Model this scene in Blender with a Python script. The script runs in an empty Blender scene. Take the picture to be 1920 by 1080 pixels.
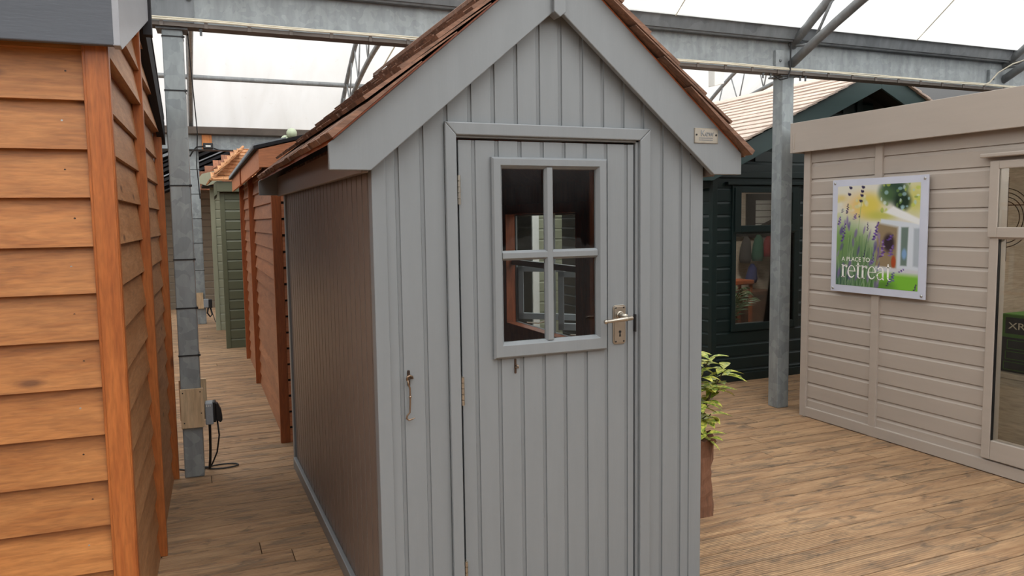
import bpy, math, random
from mathutils import Vector, Matrix
random.seed(7)
S = bpy.context.scene
COL = S.collection

# ------------------------------------------------------------------ camera
H = 1.55
YAW, PITCH, ROLL = math.radians(23.0977), math.radians(5.1006), math.radians(-0.7971)
fw = Vector((math.sin(YAW)*math.cos(PITCH), math.cos(YAW)*math.cos(PITCH), -math.sin(PITCH)))
rt0 = Vector((math.cos(YAW), -math.sin(YAW), 0)); up0 = rt0.cross(fw)
rt = rt0*math.cos(ROLL) + up0*math.sin(ROLL)
up = -rt0*math.sin(ROLL) + up0*math.cos(ROLL)
cam_d = bpy.data.cameras.new('camera'); cam = bpy.data.objects.new('camera', cam_d); COL.objects.link(cam)
M4 = Matrix(((rt.x, up.x, -fw.x, 0), (rt.y, up.y, -fw.y, 0), (rt.z, up.z, -fw.z, H), (0, 0, 0, 1)))
cam.matrix_world = M4
cam_d.sensor_width = 36; cam_d.lens = 1445.7/1920*36; cam_d.clip_start = .02; cam_d.clip_end = 200
S.camera = cam

# ------------------------------------------------------------------ world and exposure
S.view_settings.view_transform = 'Standard'; S.view_settings.look = 'None'
S.view_settings.gamma = 1; S.view_settings.use_curve_mapping = False
S.view_settings.exposure = 0.13
W = bpy.data.worlds.new('world'); S.world = W; W.use_nodes = True
nt = W.node_tree; nt.nodes.clear()
wo = nt.nodes.new('ShaderNodeOutputWorld'); bg = nt.nodes.new('ShaderNodeBackground')
tc = nt.nodes.new('ShaderNodeTexCoord'); sp = nt.nodes.new('ShaderNodeSeparateXYZ'); rp = nt.nodes.new('ShaderNodeValToRGB')
nt.links.new(tc.outputs['Generated'], sp.inputs[0]); nt.links.new(sp.outputs['Z'], rp.inputs[0])
rp.color_ramp.elements[0].position = 0.0; rp.color_ramp.elements[0].color = (.03, .03, .03, 1)
rp.color_ramp.elements[1].position = 0.40; rp.color_ramp.elements[1].color = (1, 1, .985, 1)
# the open end of the hall, behind and right of the viewer, is the brighter part of the sky
dt = nt.nodes.new('ShaderNodeVectorMath'); dt.operation = 'DOT_PRODUCT'; dt.inputs[1].default_value = (.42, -.80, .43)
nt.links.new(tc.outputs['Generated'], dt.inputs[0])
mr = nt.nodes.new('ShaderNodeMapRange'); mr.inputs[1].default_value = .3; mr.inputs[2].default_value = 1; mr.inputs[3].default_value = .58; mr.inputs[4].default_value = 1.25
nt.links.new(dt.outputs['Value'], mr.inputs[0])
nt.links.new(rp.outputs[0], bg.inputs[0]); nt.links.new(mr.outputs[0], bg.inputs[1])
nt.links.new(bg.outputs[0], wo.inputs[0])
# bright patch of overcast sky, very soft
sun_d = bpy.data.lights.new('overcast_sun', 'SUN'); sun = bpy.data.objects.new('overcast_sun', sun_d); COL.objects.link(sun)
sun_d.energy = 5.7; sun_d.angle = math.radians(32); sun_d.color = (1, 1, 1)
sun.rotation_euler = Vector((0.18, -0.50, 0.85)).to_track_quat('Z', 'Y').to_euler()

# ------------------------------------------------------------------ materials
def c(r, g, b):
    f = lambda v: (v/255/12.92) if v/255 <= .04045 else ((v/255+.055)/1.055)**2.4
    return (f(r), f(g), f(b), 1)
def newmat(name):
    m = bpy.data.materials.new(name); m.use_nodes = True
    n = m.node_tree; b = n.nodes['Principled BSDF']
    return m, n, b
def N(n, t, **k):
    x = n.nodes.new(t)
    for a, v in k.items(): setattr(x, a, v)
    return x
def mapping(n, scale, rnd=False):
    tc = N(n, 'ShaderNodeTexCoord'); mp = N(n, 'ShaderNodeMapping'); mp.inputs['Scale'].default_value = scale
    if rnd:
        g = N(n, 'ShaderNodeNewGeometry'); vm = N(n, 'ShaderNodeVectorMath', operation='SCALE'); vm.inputs[0].default_value = (7.3, 11.7, 5.9)
        n.links.new(g.outputs['Random Per Island'], vm.inputs['Scale'])
        va = N(n, 'ShaderNodeVectorMath', operation='ADD')
        n.links.new(tc.outputs['Object'], va.inputs[0]); n.links.new(vm.outputs[0], va.inputs[1]); n.links.new(va.outputs[0], mp.inputs[0])
    else: n.links.new(tc.outputs['Object'], mp.inputs[0])
    return mp
def mixc(n, fac, a, b, mode='MIX'):
    x = N(n, 'ShaderNodeMix', data_type='RGBA', blend_type=mode)
    for sock, v in ((x.inputs[0], fac), (x.inputs[6], a), (x.inputs[7], b)):
        if isinstance(v, (int, float)): sock.default_value = v
        elif isinstance(v, tuple): sock.default_value = v
        else: n.links.new(v, sock)
    return x.outputs[2]
def ramp(n, src, stops):
    r = N(n, 'ShaderNodeValToRGB'); e = r.color_ramp.elements
    while len(e) < len(stops): e.new(.5)
    for i, (p, col) in enumerate(stops):
        e[i].position = p; e[i].color = col if isinstance(col, tuple) else (col, col, col, 1)
    n.links.new(src, r.inputs[0]); return r.outputs[0]
def noise(n, mp, scale, detail=4, dist=0, rough=.55):
    x = N(n, 'ShaderNodeTexNoise'); x.inputs['Scale'].default_value = scale; x.inputs['Detail'].default_value = detail
    x.inputs['Distortion'].default_value = dist; x.inputs['Roughness'].default_value = rough
    n.links.new(mp.outputs[0], x.inputs['Vector']); return x.outputs[0]
def bump(n, b, src, strength, dist):
    x = N(n, 'ShaderNodeBump'); x.inputs['Strength'].default_value = strength; x.inputs['Distance'].default_value = dist
    n.links.new(src, x.inputs['Height']); n.links.new(x.outputs[0], b.inputs['Normal'])
AX = {'x': (1, 9, 9), 'y': (9, 1, 9), 'z': (9, 9, 1)}
def wood(name, ca, cb, axis='x', rough=.55, knots=.5, var=.25, grain=1.6, dark=c(70, 35, 15)):
    m, n, b = newmat(name)
    mp = mapping(n, AX[axis], True)
    g1 = noise(n, mp, grain*1.3, 3, 1.2); g2 = noise(n, mp, grain*9, 5, .4)
    col = ramp(n, g1, [(.3, ca), (.7, cb)])
    col = mixc(n, .6, col, ramp(n, g2, [(.3, (.55, .55, .55, 1)), (.65, (1.1, 1.1, 1.1, 1))]), 'MULTIPLY')
    g = N(n, 'ShaderNodeNewGeometry')
    rv = ramp(n, g.outputs['Random Per Island'], [(0, 1-var), (1, 1+var*.35)])
    col = mixc(n, 1, col, rv, 'MULTIPLY')
    if knots:
        mk = mapping(n, (1, 1, 1), True); se = N(n, 'ShaderNodeSeparateXYZ'); n.links.new(mk.outputs[0], se.inputs[0])
        co = N(n, 'ShaderNodeCombineXYZ'); al, ac = {'x': ('X', 'Z'), 'y': ('Y', 'Z'), 'z': ('Z', 'X')}[axis]
        for src, dst, f in ((al, 'X', 2.4), (ac, 'Y', 7.0)):
            mm_ = N(n, 'ShaderNodeMath', operation='MULTIPLY'); mm_.inputs[1].default_value = f; n.links.new(se.outputs[src], mm_.inputs[0]); n.links.new(mm_.outputs[0], co.inputs[dst])
        v = N(n, 'ShaderNodeTexVoronoi', voronoi_dimensions='2D'); v.inputs['Scale'].default_value = 1.0; n.links.new(co.outputs[0], v.inputs['Vector'])
        kd = ramp(n, v.outputs['Distance'], [(.04, 1.0), (.12, 0.0)])
        rr = N(n, 'ShaderNodeSeparateColor'); n.links.new(v.outputs['Color'], rr.inputs[0])
        on = ramp(n, rr.outputs[0], [(1-knots, 0.0), (1-knots+.02, 1.0)])
        mm = N(n, 'ShaderNodeMath', operation='MULTIPLY'); n.links.new(kd, mm.inputs[0]); n.links.new(on, mm.inputs[1])
        m2 = N(n, 'ShaderNodeMath', operation='MULTIPLY'); n.links.new(mm.outputs[0], m2.inputs[0]); m2.inputs[1].default_value = .75
        col = mixc(n, m2.outputs[0], col, dark)
    n.links.new(col, b.inputs['Base Color']); b.inputs['Roughness'].default_value = rough
    bump(n, b, g2, .25, .002)
    return m
def paint(name, col, rough=.45, var=.06, grain=None, bs=.12):
    m, n, b = newmat(name)
    mp = mapping(n, AX[grain] if grain else (3, 3, 3)); f = noise(n, mp, 2.2, 5)
    lo = tuple(v*(1-var) for v in col[:3])+(1,); hi = tuple(v*(1+var) for v in col[:3])+(1,)
    n.links.new(ramp(n, f, [(.3, lo), (.7, hi)]), b.inputs['Base Color'])
    b.inputs['Roughness'].default_value = rough
    f2 = noise(n, mp, 14, 4); bump(n, b, f2, bs, .002)
    return m
def plain(name, col, rough=.5, metal=0):
    m, n, b = newmat(name)
    f = noise(n, mapping(n, (1, 1, 1)), 40, 3)
    lo = tuple(v*.92 for v in col[:3])+(1,)
    n.links.new(ramp(n, f, [(.3, lo), (.7, col)]), b.inputs['Base Color'])
    b.inputs['Roughness'].default_value = rough; b.inputs['Metallic'].default_value = metal
    return m
def galv(name, ca, cb, rough=.5, metal=.35, sc=18):
    m, n, b = newmat(name)
    mp = mapping(n, (1, 1, 1)); v = N(n, 'ShaderNodeTexVoronoi'); v.inputs['Scale'].default_value = sc
    mp2 = N(n, 'ShaderNodeVectorMath', operation='ADD'); nz = N(n, 'ShaderNodeTexNoise'); nz.inputs['Scale'].default_value = 8
    n.links.new(mp.outputs[0], nz.inputs['Vector']); n.links.new(mp.outputs[0], mp2.inputs[0])
    sc_ = N(n, 'ShaderNodeVectorMath', operation='SCALE'); sc_.inputs['Scale'].default_value = .12
    n.links.new(nz.outputs['Color'], sc_.inputs[0]); n.links.new(sc_.outputs[0], mp2.inputs[1]); n.links.new(mp2.outputs[0], v.inputs['Vector'])
    sp = N(n, 'ShaderNodeSeparateColor'); n.links.new(v.outputs['Color'], sp.inputs[0])
    col = ramp(n, sp.outputs[0], [(.1, ca), (.9, cb)])
    f = noise(n, mapping(n, (6, 6, 1)), 3, 5)
    col = mixc(n, .6, col, ramp(n, f, [(.3, (.62, .62, .62, 1)), (.7, (1.08, 1.08, 1.08, 1))]), 'MULTIPLY')
    n.links.new(col, b.inputs['Base Color']); b.inputs['Roughness'].default_value = rough; b.inputs['Metallic'].default_value = metal
    return m
def glass(name, tint=(.93, .95, .94, 1), refl=1.0, wav=.0):
    m = bpy.data.materials.new(name); m.use_nodes = True; n = m.node_tree; n.nodes.clear()
    o = N(n, 'ShaderNodeOutputMaterial'); t = N(n, 'ShaderNodeBsdfTransparent'); g = N(n, 'ShaderNodeBsdfGlossy')
    t.inputs[0].default_value = tint; g.inputs['Roughness'].default_value = .01
    fr = N(n, 'ShaderNodeFresnel'); fr.inputs[0].default_value = 1.5; mx = N(n, 'ShaderNodeMixShader')
    mu = N(n, 'ShaderNodeMath', operation='MULTIPLY'); mu.inputs[1].default_value = refl
    n.links.new(fr.outputs[0], mu.inputs[0]); n.links.new(mu.outputs[0], mx.inputs[0])
    n.links.new(t.outputs[0], mx.inputs[1]); n.links.new(g.outputs[0], mx.inputs[2]); n.links.new(mx.outputs[0], o.inputs[0])
    if wav:
        bp = N(n, 'ShaderNodeBump'); bp.inputs['Strength'].default_value = wav; bp.inputs['Distance'].default_value = .01
        f = noise(n, mapping(n, (5, 5, 1.5)), 2, 2); n.links.new(f, bp.inputs['Height']); n.links.new(bp.outputs[0], g.inputs['Normal'])
    return m
def emit(name, col, s):
    m, n, b = newmat(name); b.inputs['Base Color'].default_value = col
    b.inputs['Emission Color'].default_value = col; b.inputs['Emission Strength'].default_value = s
    return m

OR_A, OR_B = c(152, 92, 42), c(184, 122, 66)
M = {}
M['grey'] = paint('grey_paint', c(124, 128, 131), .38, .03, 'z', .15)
M['greybrown'] = paint('brown_grey_side_boards', c(112, 98, 90), .36, .03, 'z', .15)  # browner, darker tone than the front, for left side boards and fascias
M['orange_x'] = wood('orange_stained_boards', OR_A, OR_B, 'x', .5, .5, .12)
M['orange_y'] = wood('orange_stained_side_boards', c(160, 108, 66), c(184, 134, 92), 'y', .5, .3, .12)
M['orange_trim'] = wood('orange_stained_trim', c(156, 84, 38), c(182, 106, 52), 'z', .42, .3, .1)
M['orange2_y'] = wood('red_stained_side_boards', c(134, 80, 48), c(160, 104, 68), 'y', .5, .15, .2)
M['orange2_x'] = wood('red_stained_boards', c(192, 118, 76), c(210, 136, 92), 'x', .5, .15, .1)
M['orange2_trim'] = wood('red_stained_trim', c(138, 70, 34), c(160, 88, 44), 'z', .42, .15, .1)
M['inner'] = wood('brown_stained_lining', c(150, 76, 42), c(178, 98, 58), 'z', .4, .1, .25)
M['slate'] = paint('slate_paint', c(78, 82, 90), .5, .08, 'x', .25)
M['slatesheen'] = paint('slate_painted_sheen', c(150, 152, 158), .4, .05, 'y', .1)  # slate trim with its reflected light put into a paler base colour
M['cedar'] = wood('cedar_shingle', c(104, 76, 62), c(150, 110, 88), 'x', .75, 0, .4, 2.5)
M['cedarlight'] = wood('fresh_cedar_shingle', c(188, 128, 84), c(214, 162, 116), 'y', .7, 0, .25, 2)
M['cedarmid'] = wood('weathered_cedar_shingle', c(160, 98, 68), c(186, 126, 92), 'y', .7, 0, .35, 2)
M['tile'] = wood('pink_tan_shingle', c(206, 186, 172), c(222, 203, 190), 'y', .8, 0, .1, 1)
M['felt'] = plain('black_roof_felt', c(38, 38, 42), .9)
M['black'] = plain('black_plastic', c(24, 24, 26), .5)
M['gap'] = plain('dark_backing', c(30, 26, 24), .9)
M['galv'] = galv('galvanised_steel', c(142, 149, 152), c(160, 167, 169), .48, .3, 16)
M['galvdark'] = galv('weathered_steel', c(118, 122, 126), c(134, 138, 141), .55, .3, 6)
M['beam'] = galv('galvanised_beam', c(156, 162, 165), c(168, 174, 176), .55, .2, 30)
M['tube'] = galv('galvanised_tube', c(138, 141, 143), c(154, 157, 159), .55, .25, 10)
M['rustflange'] = paint('brown_grey_edge', c(112, 104, 98), .7, .15)
M['cream'] = plain('cream_cable', c(222, 214, 194), .5)
M['ply'] = wood('plywood', c(196, 166, 130), c(216, 188, 152), 'z', .6, 0, .05, 1)
M['orangeply'] = wood('orange_wood_panel', c(214, 126, 60), c(228, 146, 78), 'z', .5, 0, .05, 1)
M['socket'] = plain('grey_plastic', c(150, 156, 162), .4)
M['white'] = plain('white_plastic', c(226, 226, 222), .45)
M['taupe'] = paint('taupe_paint', c(178, 167, 157), .45, .03, 'y', .12)
M['green'] = paint('dark_green_paint', c(20, 38, 38), .4, .05, 'x', .1)
M['greenbarge'] = paint('dark_green_trim', c(46, 66, 66), .45, .05, 'x', .1)
M['olive'] = paint('olive_paint', c(84, 86, 66), .5, .05, 'x', .1)
M['pale'] = paint('pale_sage_paint', c(150, 152, 130), .5, .05, 'z', .1)
M['brown'] = paint('brown_grey_paint', c(112, 101, 86), .5, .05, 'x', .1)
M['nickel'] = plain('antique_nickel', c(176, 168, 156), .3, .9)
M['brass'] = plain('bronzed_brass', c(138, 118, 100), .32, .85)
M['rivet'] = plain('zinc', c(190, 190, 188), .35, .8)
M['glass'] = glass('window_glass', (.9, .93, .92, 1), 1.0, .35)
M['glassflat'] = glass('flat_glass', (.86, .88, .88, 1), 1.0)
M['glassdim'] = glass('bronze_glass', (.68, .66, .64, 1), 1.0)
M['room'] = wood('pale_board_lining', c(196, 182, 164), c(208, 195, 178), 'x', .6, .05, .06, 1)
M['chest'] = wood('white_washed_boards', c(214, 208, 196), c(228, 222, 210), 'y', .6, .1, .05, 1)
M['boxblack'] = plain('black_card', c(32, 32, 34), .5)
M['boxgreen'] = plain('green_card', c(74, 120, 42), .5)
M['wire'] = plain('dark_wire', c(70, 52, 40), .5, .3)
M['bark'] = wood('split_log_wood', c(98, 66, 48), c(134, 92, 68), 'z', .85, .2, .2, 2.5, c(45, 25, 18))
M['stem'] = plain('brown_stem', c(74, 60, 36), .8)
M['deckbase'] = plain('dark_underfloor', c(34, 26, 20), .95)
M['yellow'] = plain('glass_ball_finish', c(176, 186, 158), .35)
M['soil'] = plain('dark_soil', c(44, 32, 24), .95)

def film_mat():
    m = bpy.data.materials.new('translucent_roof_film'); m.use_nodes = True; n = m.node_tree; n.nodes.clear()
    o = N(n, 'ShaderNodeOutputMaterial'); t = N(n, 'ShaderNodeBsdfTransparent'); d = N(n, 'ShaderNodeBsdfTranslucent'); mx = N(n, 'ShaderNodeMixShader')
    f = noise(n, mapping(n, (1.5, .35, .35)), 1.6, 5, .6); f2 = noise(n, mapping(n, (1, 1, 1)), 7, 5, 0, .7)
    k = ramp(n, f, [(.35, (.90, .89, .87, 1)), (.65, (1, 1, .995, 1))])
    k = mixc(n, 1, k, ramp(n, f2, [(.24, (.80, .78, .74, 1)), (.36, (1, 1, 1, 1))]), 'MULTIPLY')
    sx = N(n, 'ShaderNodeSeparateXYZ'); tcx = N(n, 'ShaderNodeTexCoord'); n.links.new(tcx.outputs['Object'], sx.inputs[0])
    n.links.new(k, t.inputs[0]); kk = mixc(n, 1, k, (.925, .935, .935, 1), 'MULTIPLY'); n.links.new(kk, d.inputs[0]); mx.inputs[0].default_value = .84
    n.links.new(t.outputs[0], mx.inputs[1]); n.links.new(d.outputs[0], mx.inputs[2]); n.links.new(mx.outputs[0], o.inputs[0])
    return m
M['film'] = film_mat()
def deck_mat():
    m, n, b = newmat('weathered_deck_boards')
    mp = mapping(n, (.9, 9, 9), True)
    g1 = noise(n, mp, 2, 4, 1.0); g2 = noise(n, mp, 12, 5, .3)
    col = ramp(n, g1, [(.3, c(150, 114, 82)), (.7, c(190, 154, 116))])
    col = mixc(n, .55, col, ramp(n, g2, [(.3, (.6, .58, .55, 1)), (.65, (1.08, 1.08, 1.08, 1))]), 'MULTIPLY')
    st = noise(n, mapping(n, (2.2, 9, 1), True), 1.5, 6, .8, .65)
    col = mixc(n, ramp(n, st, [(.50, 0.0), (.64, .8)]), col, c(112, 94, 76))
    big = noise(n, mapping(n, (.5, .5, 1)), 1.5, 3)
    col = mixc(n, ramp(n, big, [(.4, 0.0), (.75, .3)]), col, c(150, 122, 94))
    st2 = noise(n, mapping(n, (2.5, 6, 1)), 2.6, 4, .6, .6)
    col = mixc(n, ramp(n, st2, [(.57, 0.0), (.70, .7)]), col, c(84, 70, 58))
    g = N(n, 'ShaderNodeNewGeometry')
    col = mixc(n, 1, col, ramp(n, g.outputs['Random Per Island'], [(0, .80), (1, 1.04)]), 'MULTIPLY')
    n.links.new(col, b.inputs['Base Color']); b.inputs['Roughness'].default_value = .72
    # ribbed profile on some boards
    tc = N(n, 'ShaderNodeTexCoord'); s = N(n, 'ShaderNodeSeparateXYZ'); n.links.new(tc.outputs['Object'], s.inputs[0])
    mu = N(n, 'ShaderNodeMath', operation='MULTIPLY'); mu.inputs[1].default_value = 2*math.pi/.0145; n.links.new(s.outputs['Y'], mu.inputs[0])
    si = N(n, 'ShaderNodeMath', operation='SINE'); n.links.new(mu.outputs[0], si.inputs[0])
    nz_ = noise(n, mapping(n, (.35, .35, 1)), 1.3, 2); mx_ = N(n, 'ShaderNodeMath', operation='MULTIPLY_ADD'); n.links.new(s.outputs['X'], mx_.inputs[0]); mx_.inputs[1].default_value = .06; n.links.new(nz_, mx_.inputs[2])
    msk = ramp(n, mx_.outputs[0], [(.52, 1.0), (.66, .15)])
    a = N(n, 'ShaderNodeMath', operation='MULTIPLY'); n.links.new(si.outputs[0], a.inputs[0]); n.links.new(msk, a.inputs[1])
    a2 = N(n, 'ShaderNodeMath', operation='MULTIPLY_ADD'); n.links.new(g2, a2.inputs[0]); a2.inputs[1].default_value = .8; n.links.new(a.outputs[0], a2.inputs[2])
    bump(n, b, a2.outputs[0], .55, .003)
    return m
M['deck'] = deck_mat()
def leaf_mat():
    m, n, b = newmat('variegated_leaf')
    f = noise(n, mapping(n, (1, 1, 1)), 55, 3, 0, .6)
    col = ramp(n, f, [(.42, c(214, 212, 100)), (.6, c(112, 142, 52))])
    g = N(n, 'ShaderNodeNewGeometry')
    col = mixc(n, 1, col, ramp(n, g.outputs['Random Per Island'], [(0, .62), (1, 1.1)]), 'MULTIPLY')
    n.links.new(col, b.inputs['Base Color']); b.inputs['Roughness'].default_value = .4
    return m
M['leaf'] = leaf_mat()

# ------------------------------------------------------------------ mesh builder
def root_of(o):
    while o.parent: o = o.parent
    return o
class MB:
    def __init__(s): s.v = []; s.f = []
    def face_(s, idx): s.f.append(idx)
    def hexa(s, p):                     # p: 8 points, bottom 4 then top 4
        b = len(s.v); s.v += [Vector(q) for q in p]
        for q in ((0, 3, 2, 1), (4, 5, 6, 7), (0, 1, 5, 4), (1, 2, 6, 5), (2, 3, 7, 6), (3, 0, 4, 7)): s.f.append([b+i for i in q])
        return s
    def box(s, x0, x1, y0, y1, z0, z1):
        return s.hexa([(x0, y0, z0), (x1, y0, z0), (x1, y1, z0), (x0, y1, z0), (x0, y0, z1), (x1, y0, z1), (x1, y1, z1), (x0, y1, z1)])
    def prism(s, poly, ext):            # poly: 3D points, ext: vector
        b = len(s.v); n = len(poly); e = Vector(ext)
        s.v += [Vector(p) for p in poly] + [Vector(p)+e for p in poly]
        s.f.append([b+i for i in range(n)][::-1]); s.f.append([b+n+i for i in range(n)])
        for i in range(n): j = (i+1) % n; s.f.append([b+i, b+j, b+n+j, b+n+i])
        return s
    def tube(s, pts, r, seg=10, closed=False, caps=True):
        pts = [Vector(p) for p in pts]; n = len(pts); rings = []
        rr = r if isinstance(r, (list, tuple)) else [r]*n
        t0 = (pts[1]-pts[0]).normalized(); a = Vector((0, 0, 1)) if abs(t0.z) < .9 else Vector((1, 0, 0))
        u = t0.cross(a).normalized()
        for i, p in enumerate(pts):
            if closed: t = (pts[(i+1) % n]-pts[i-1]).normalized()
            else: t = (pts[min(i+1, n-1)]-pts[max(i-1, 0)]).normalized()
            u = (u - t*u.dot(t)).normalized(); w = t.cross(u)
            b = len(s.v); rings.append(b)
            for k in range(seg):
                an = 2*math.pi*k/seg; s.v.append(p + (u*math.cos(an)+w*math.sin(an))*rr[i])
        for i in range(n if closed else n-1):
            a0, b0 = rings[i], rings[(i+1) % n]
            for k in range(seg): k2 = (k+1) % seg; s.f.append([a0+k, a0+k2, b0+k2, b0+k])
        if caps and not closed:
            s.f.append([rings[0]+k for k in range(seg)][::-1]); s.f.append([rings[-1]+k for k in range(seg)])
        return s
    def sphere(s, ctr, r, seg=16, rings=10, sz=1.0):
        ctr = Vector(ctr); b = len(s.v)
        for i in range(rings+1):
            th = math.pi*i/rings
            for k in range(seg):
                an = 2*math.pi*k/seg
                s.v.append(ctr+Vector((math.sin(th)*math.cos(an), math.sin(th)*math.sin(an), math.cos(th)*sz))*r)
        for i in range(rings):
            for k in range(seg): k2 = (k+1) % seg; s.f.append([b+i*seg+k, b+(i+1)*seg+k, b+(i+1)*seg+k2, b+i*seg+k2])
        return s
    def cyl(s, p, d, r, L, seg=16): 
        d = Vector(d).normalized(); return s.tube([Vector(p), Vector(p)+d*L], r, seg)
    def build(s, name, mat, parent=None, bevel=0, smooth=False, label=None, kind=None):
        me = bpy.data.meshes.new(name)
        off = root_of(parent).location.copy() if parent else Vector((0, 0, 0))
        me.from_pydata([v-off for v in s.v], [], s.f); me.validate(); me.update()
        import bmesh
        bm = bmesh.new(); bm.from_mesh(me); bmesh.ops.recalc_face_normals(bm, faces=bm.faces); bm.to_mesh(me); bm.free()
        me.materials.append(mat)
        o = bpy.data.objects.new(name, me); COL.objects.link(o)
        if parent: o.parent = parent
        if bevel:
            mo = o.modifiers.new('bevel', 'BEVEL'); mo.width = bevel; mo.segments = 2; mo.limit_method = 'ANGLE'; mo.angle_limit = math.radians(40)
        if smooth:
            for p in me.polygons: p.use_smooth = True
        if label: o['label'] = label
        if kind: o['kind'] = kind
        return o
def thing(name, label, cat, loc, group=None):
    o = bpy.data.objects.new(name, None); COL.objects.link(o); o.location = loc; o.empty_display_size = .1
    o['label'] = label; o['category'] = cat
    if group: o['group'] = group
    return o
def tag(o, label, cat, group=None):
    o['label'] = label; o['category'] = cat
    if group: o['group'] = group
    return o
def recenter(o, loc):                   # put a single-mesh thing's origin at its base
    loc = Vector(loc); o.data.transform(Matrix.Translation(-loc)); o.location = loc; return o
class Fr:                               # local frame: a along the wall, b outward, z up
    def __init__(s, o, u, n): s.o = Vector((o[0], o[1], 0)); s.u = Vector((u[0], u[1], 0)).normalized(); s.n = Vector((n[0], n[1], 0)).normalized()
    def p(s, a, b, z): return s.o+s.u*a+s.n*b+Vector((0, 0, z))
    def box(s, mb, a0, a1, b0, b1, z0, z1):
        mb.hexa([s.p(a0, b0, z0), s.p(a1, b0, z0), s.p(a1, b1, z0), s.p(a0, b1, z0), s.p(a0, b0, z1), s.p(a1, b0, z1), s.p(a1, b1, z1), s.p(a0, b1, z1)])
def lap(mb, F, a0, a1, z0, z1, ex, holes=(), proj=.022, kind='lap', top=None, jit=0, base=0, split=None):
    z = z0
    while z < z1-.01:
        zt = min(z+ex, z1); lo, hi = a0, a1
        if top:
            r = top(zt); 
            if r is None: break
            lo, hi = max(lo, r[0]), min(hi, r[1])
        segs = [(lo, hi)]; zc = (z+zt)/2
        for (h0, h1, g0, g1) in holes:
            if g0 < zc < g1:
                ns = []
                for (s0, s1) in segs:
                    if h0 > s0: ns.append((s0, min(s1, h0)))
                    if h1 < s1: ns.append((max(s0, h1), s1))
                segs = ns
        for (s0, s1) in segs:
            if s1-s0 < .004: continue
            parts = [(s0, s1)]
            for q in (split or []):
                parts = [x for (p0, p1) in parts for x in ([(p0, q-.001), (q+.001, p1)] if p0 < q < p1 else [(p0, p1)])]
            for (p0, p1) in parts:
                j = random.uniform(-jit, jit)
                if kind == 'lap': prof = [(base, z+j), (base+proj, z+j), (base+.006, zt+.01), (base, zt+.01)]
                else:             # shiplap: flat face with a sloping recess at the top of each board
                    prof = [(base-.015, z+.001), (base+.0, z+.001), (base+.0, zt-.026), (base-.004, zt-.018), (base-.010, zt), (base-.015, zt)]
                mb.prism([F.p(p0, b, zz) for b, zz in prof], F.u*(p1-p0))
        z += ex
def matched(mb, F, a0, a1, zb, zt, phase, ex, back=.018, gw=.0105, gd=.008):
    """vertical tongue and groove boards; zb, zt functions of a"""
    brk = [a0]; g = phase
    pts = [(a0, 0)]
    while g < a1:
        if a0+.006 < g < a1-.006: pts += [(g-gw, 0), (g-gw*.55, -gd), (g+gw*.45, -gd*.8), (g+gw*.6, 0)]
        g += ex
    pts.append((a1, 0))
    if hasattr(zt, 'apex') and a0 < zt.apex < a1:
        pts.append((zt.apex, 0)); pts.sort(key=lambda q: q[0])
    for (p, q) in zip(pts[:-1], pts[1:]):
        b = len(mb.v)
        for (a, d) in (p, q):
            for dd, zz in ((d, zb(a)), (d, zt(a)), (-back, zt(a)), (-back, zb(a))): mb.v.append(F.p(a, dd, zz))
        mb.f += [[b, b+1, b+5, b+4], [b+1, b+2, b+6, b+5], [b+2, b+3, b+7, b+6], [b+3, b, b+4, b+7]]
        if p is pts[0]: mb.f.append([b+3, b+2, b+1, b])
        if q is pts[-1]: mb.f.append([b+4, b+5, b+6, b+7])
def shingles(mb, O, u, sdir, L, SL, ex, th=.012, wmin=.08, wmax=.16, length=None, over=.0, jit=.006, rnd=random, left=None):
    O = Vector(O); u = Vector(u).normalized(); sd = Vector(sdir).normalized(); nrm = u.cross(sd).normalized()
    if nrm.z < 0: nrm = -nrm
    length = length or ex*2.3; s = 0; row = 0
    while s < SL-.01:
        a = -rnd.random()*wmin
        while a < L:
            w = rnd.uniform(wmin, wmax); a0 = max(a, left(s) if left else 0); a1 = min(a+w-.003, L)
            if a1-a0 > .01:
                s0 = s-over+rnd.uniform(-jit, jit); s1 = min(s+length, SL); t = th*rnd.uniform(.85, 1.2)
                lift = th*(1.9 if s > 0 else .7)
                base0 = O+sd*s0+nrm*lift; base1 = O+sd*s1+nrm*.003
                ps = [base0+u*a0, base0+u*a1, base1+u*a1, base1+u*a0]
                if s == 0: ps = [O+sd*s0+u*a0+nrm*.002, O+sd*s0+u*a1+nrm*.002, base1+u*a1, base1+u*a0]
                mb.hexa(ps+[O+sd*s0+nrm*(lift+t)+u*a0, O+sd*s0+nrm*(lift+t)+u*a1, base1+nrm*.003+u*a1, base1+nrm*.003+u*a0])
            a += w
        s += ex; row += 1
def text_mesh(body, size, ext=.001):
    cu = bpy.data.curves.new('lettering', 'FONT'); cu.body = body; cu.size = size; cu.extrude = ext; cu.align_x = 'LEFT'
    o = bpy.data.objects.new('lettering', cu); COL.objects.link(o)
    bpy.context.view_layer.update()
    dg = bpy.context.evaluated_depsgraph_get(); me = bpy.data.meshes.new_from_object(o.evaluated_get(dg))
    bpy.data.objects.remove(o); return me
def text_on(name, body, size, org, right, upv, mat, parent, sx=1.0, ext=.0008, label=None, width=None):
    me = text_mesh(body, size, ext)
    if width:
        xs = [v.co.x for v in me.vertices]; sx = width/(max(xs)-min(xs))
    r = Vector(right).normalized(); uu = Vector(upv).normalized(); nn = r.cross(uu); off = root_of(parent).location
    for v in me.vertices: v.co = Vector(org)-off + r*v.co.x*sx + uu*v.co.y + nn*v.co.z
    me.materials.clear(); me.materials.append(mat)
    o = bpy.data.objects.new(name, me); COL.objects.link(o); o.parent = parent
    if label: o['label'] = label
    return o

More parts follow.
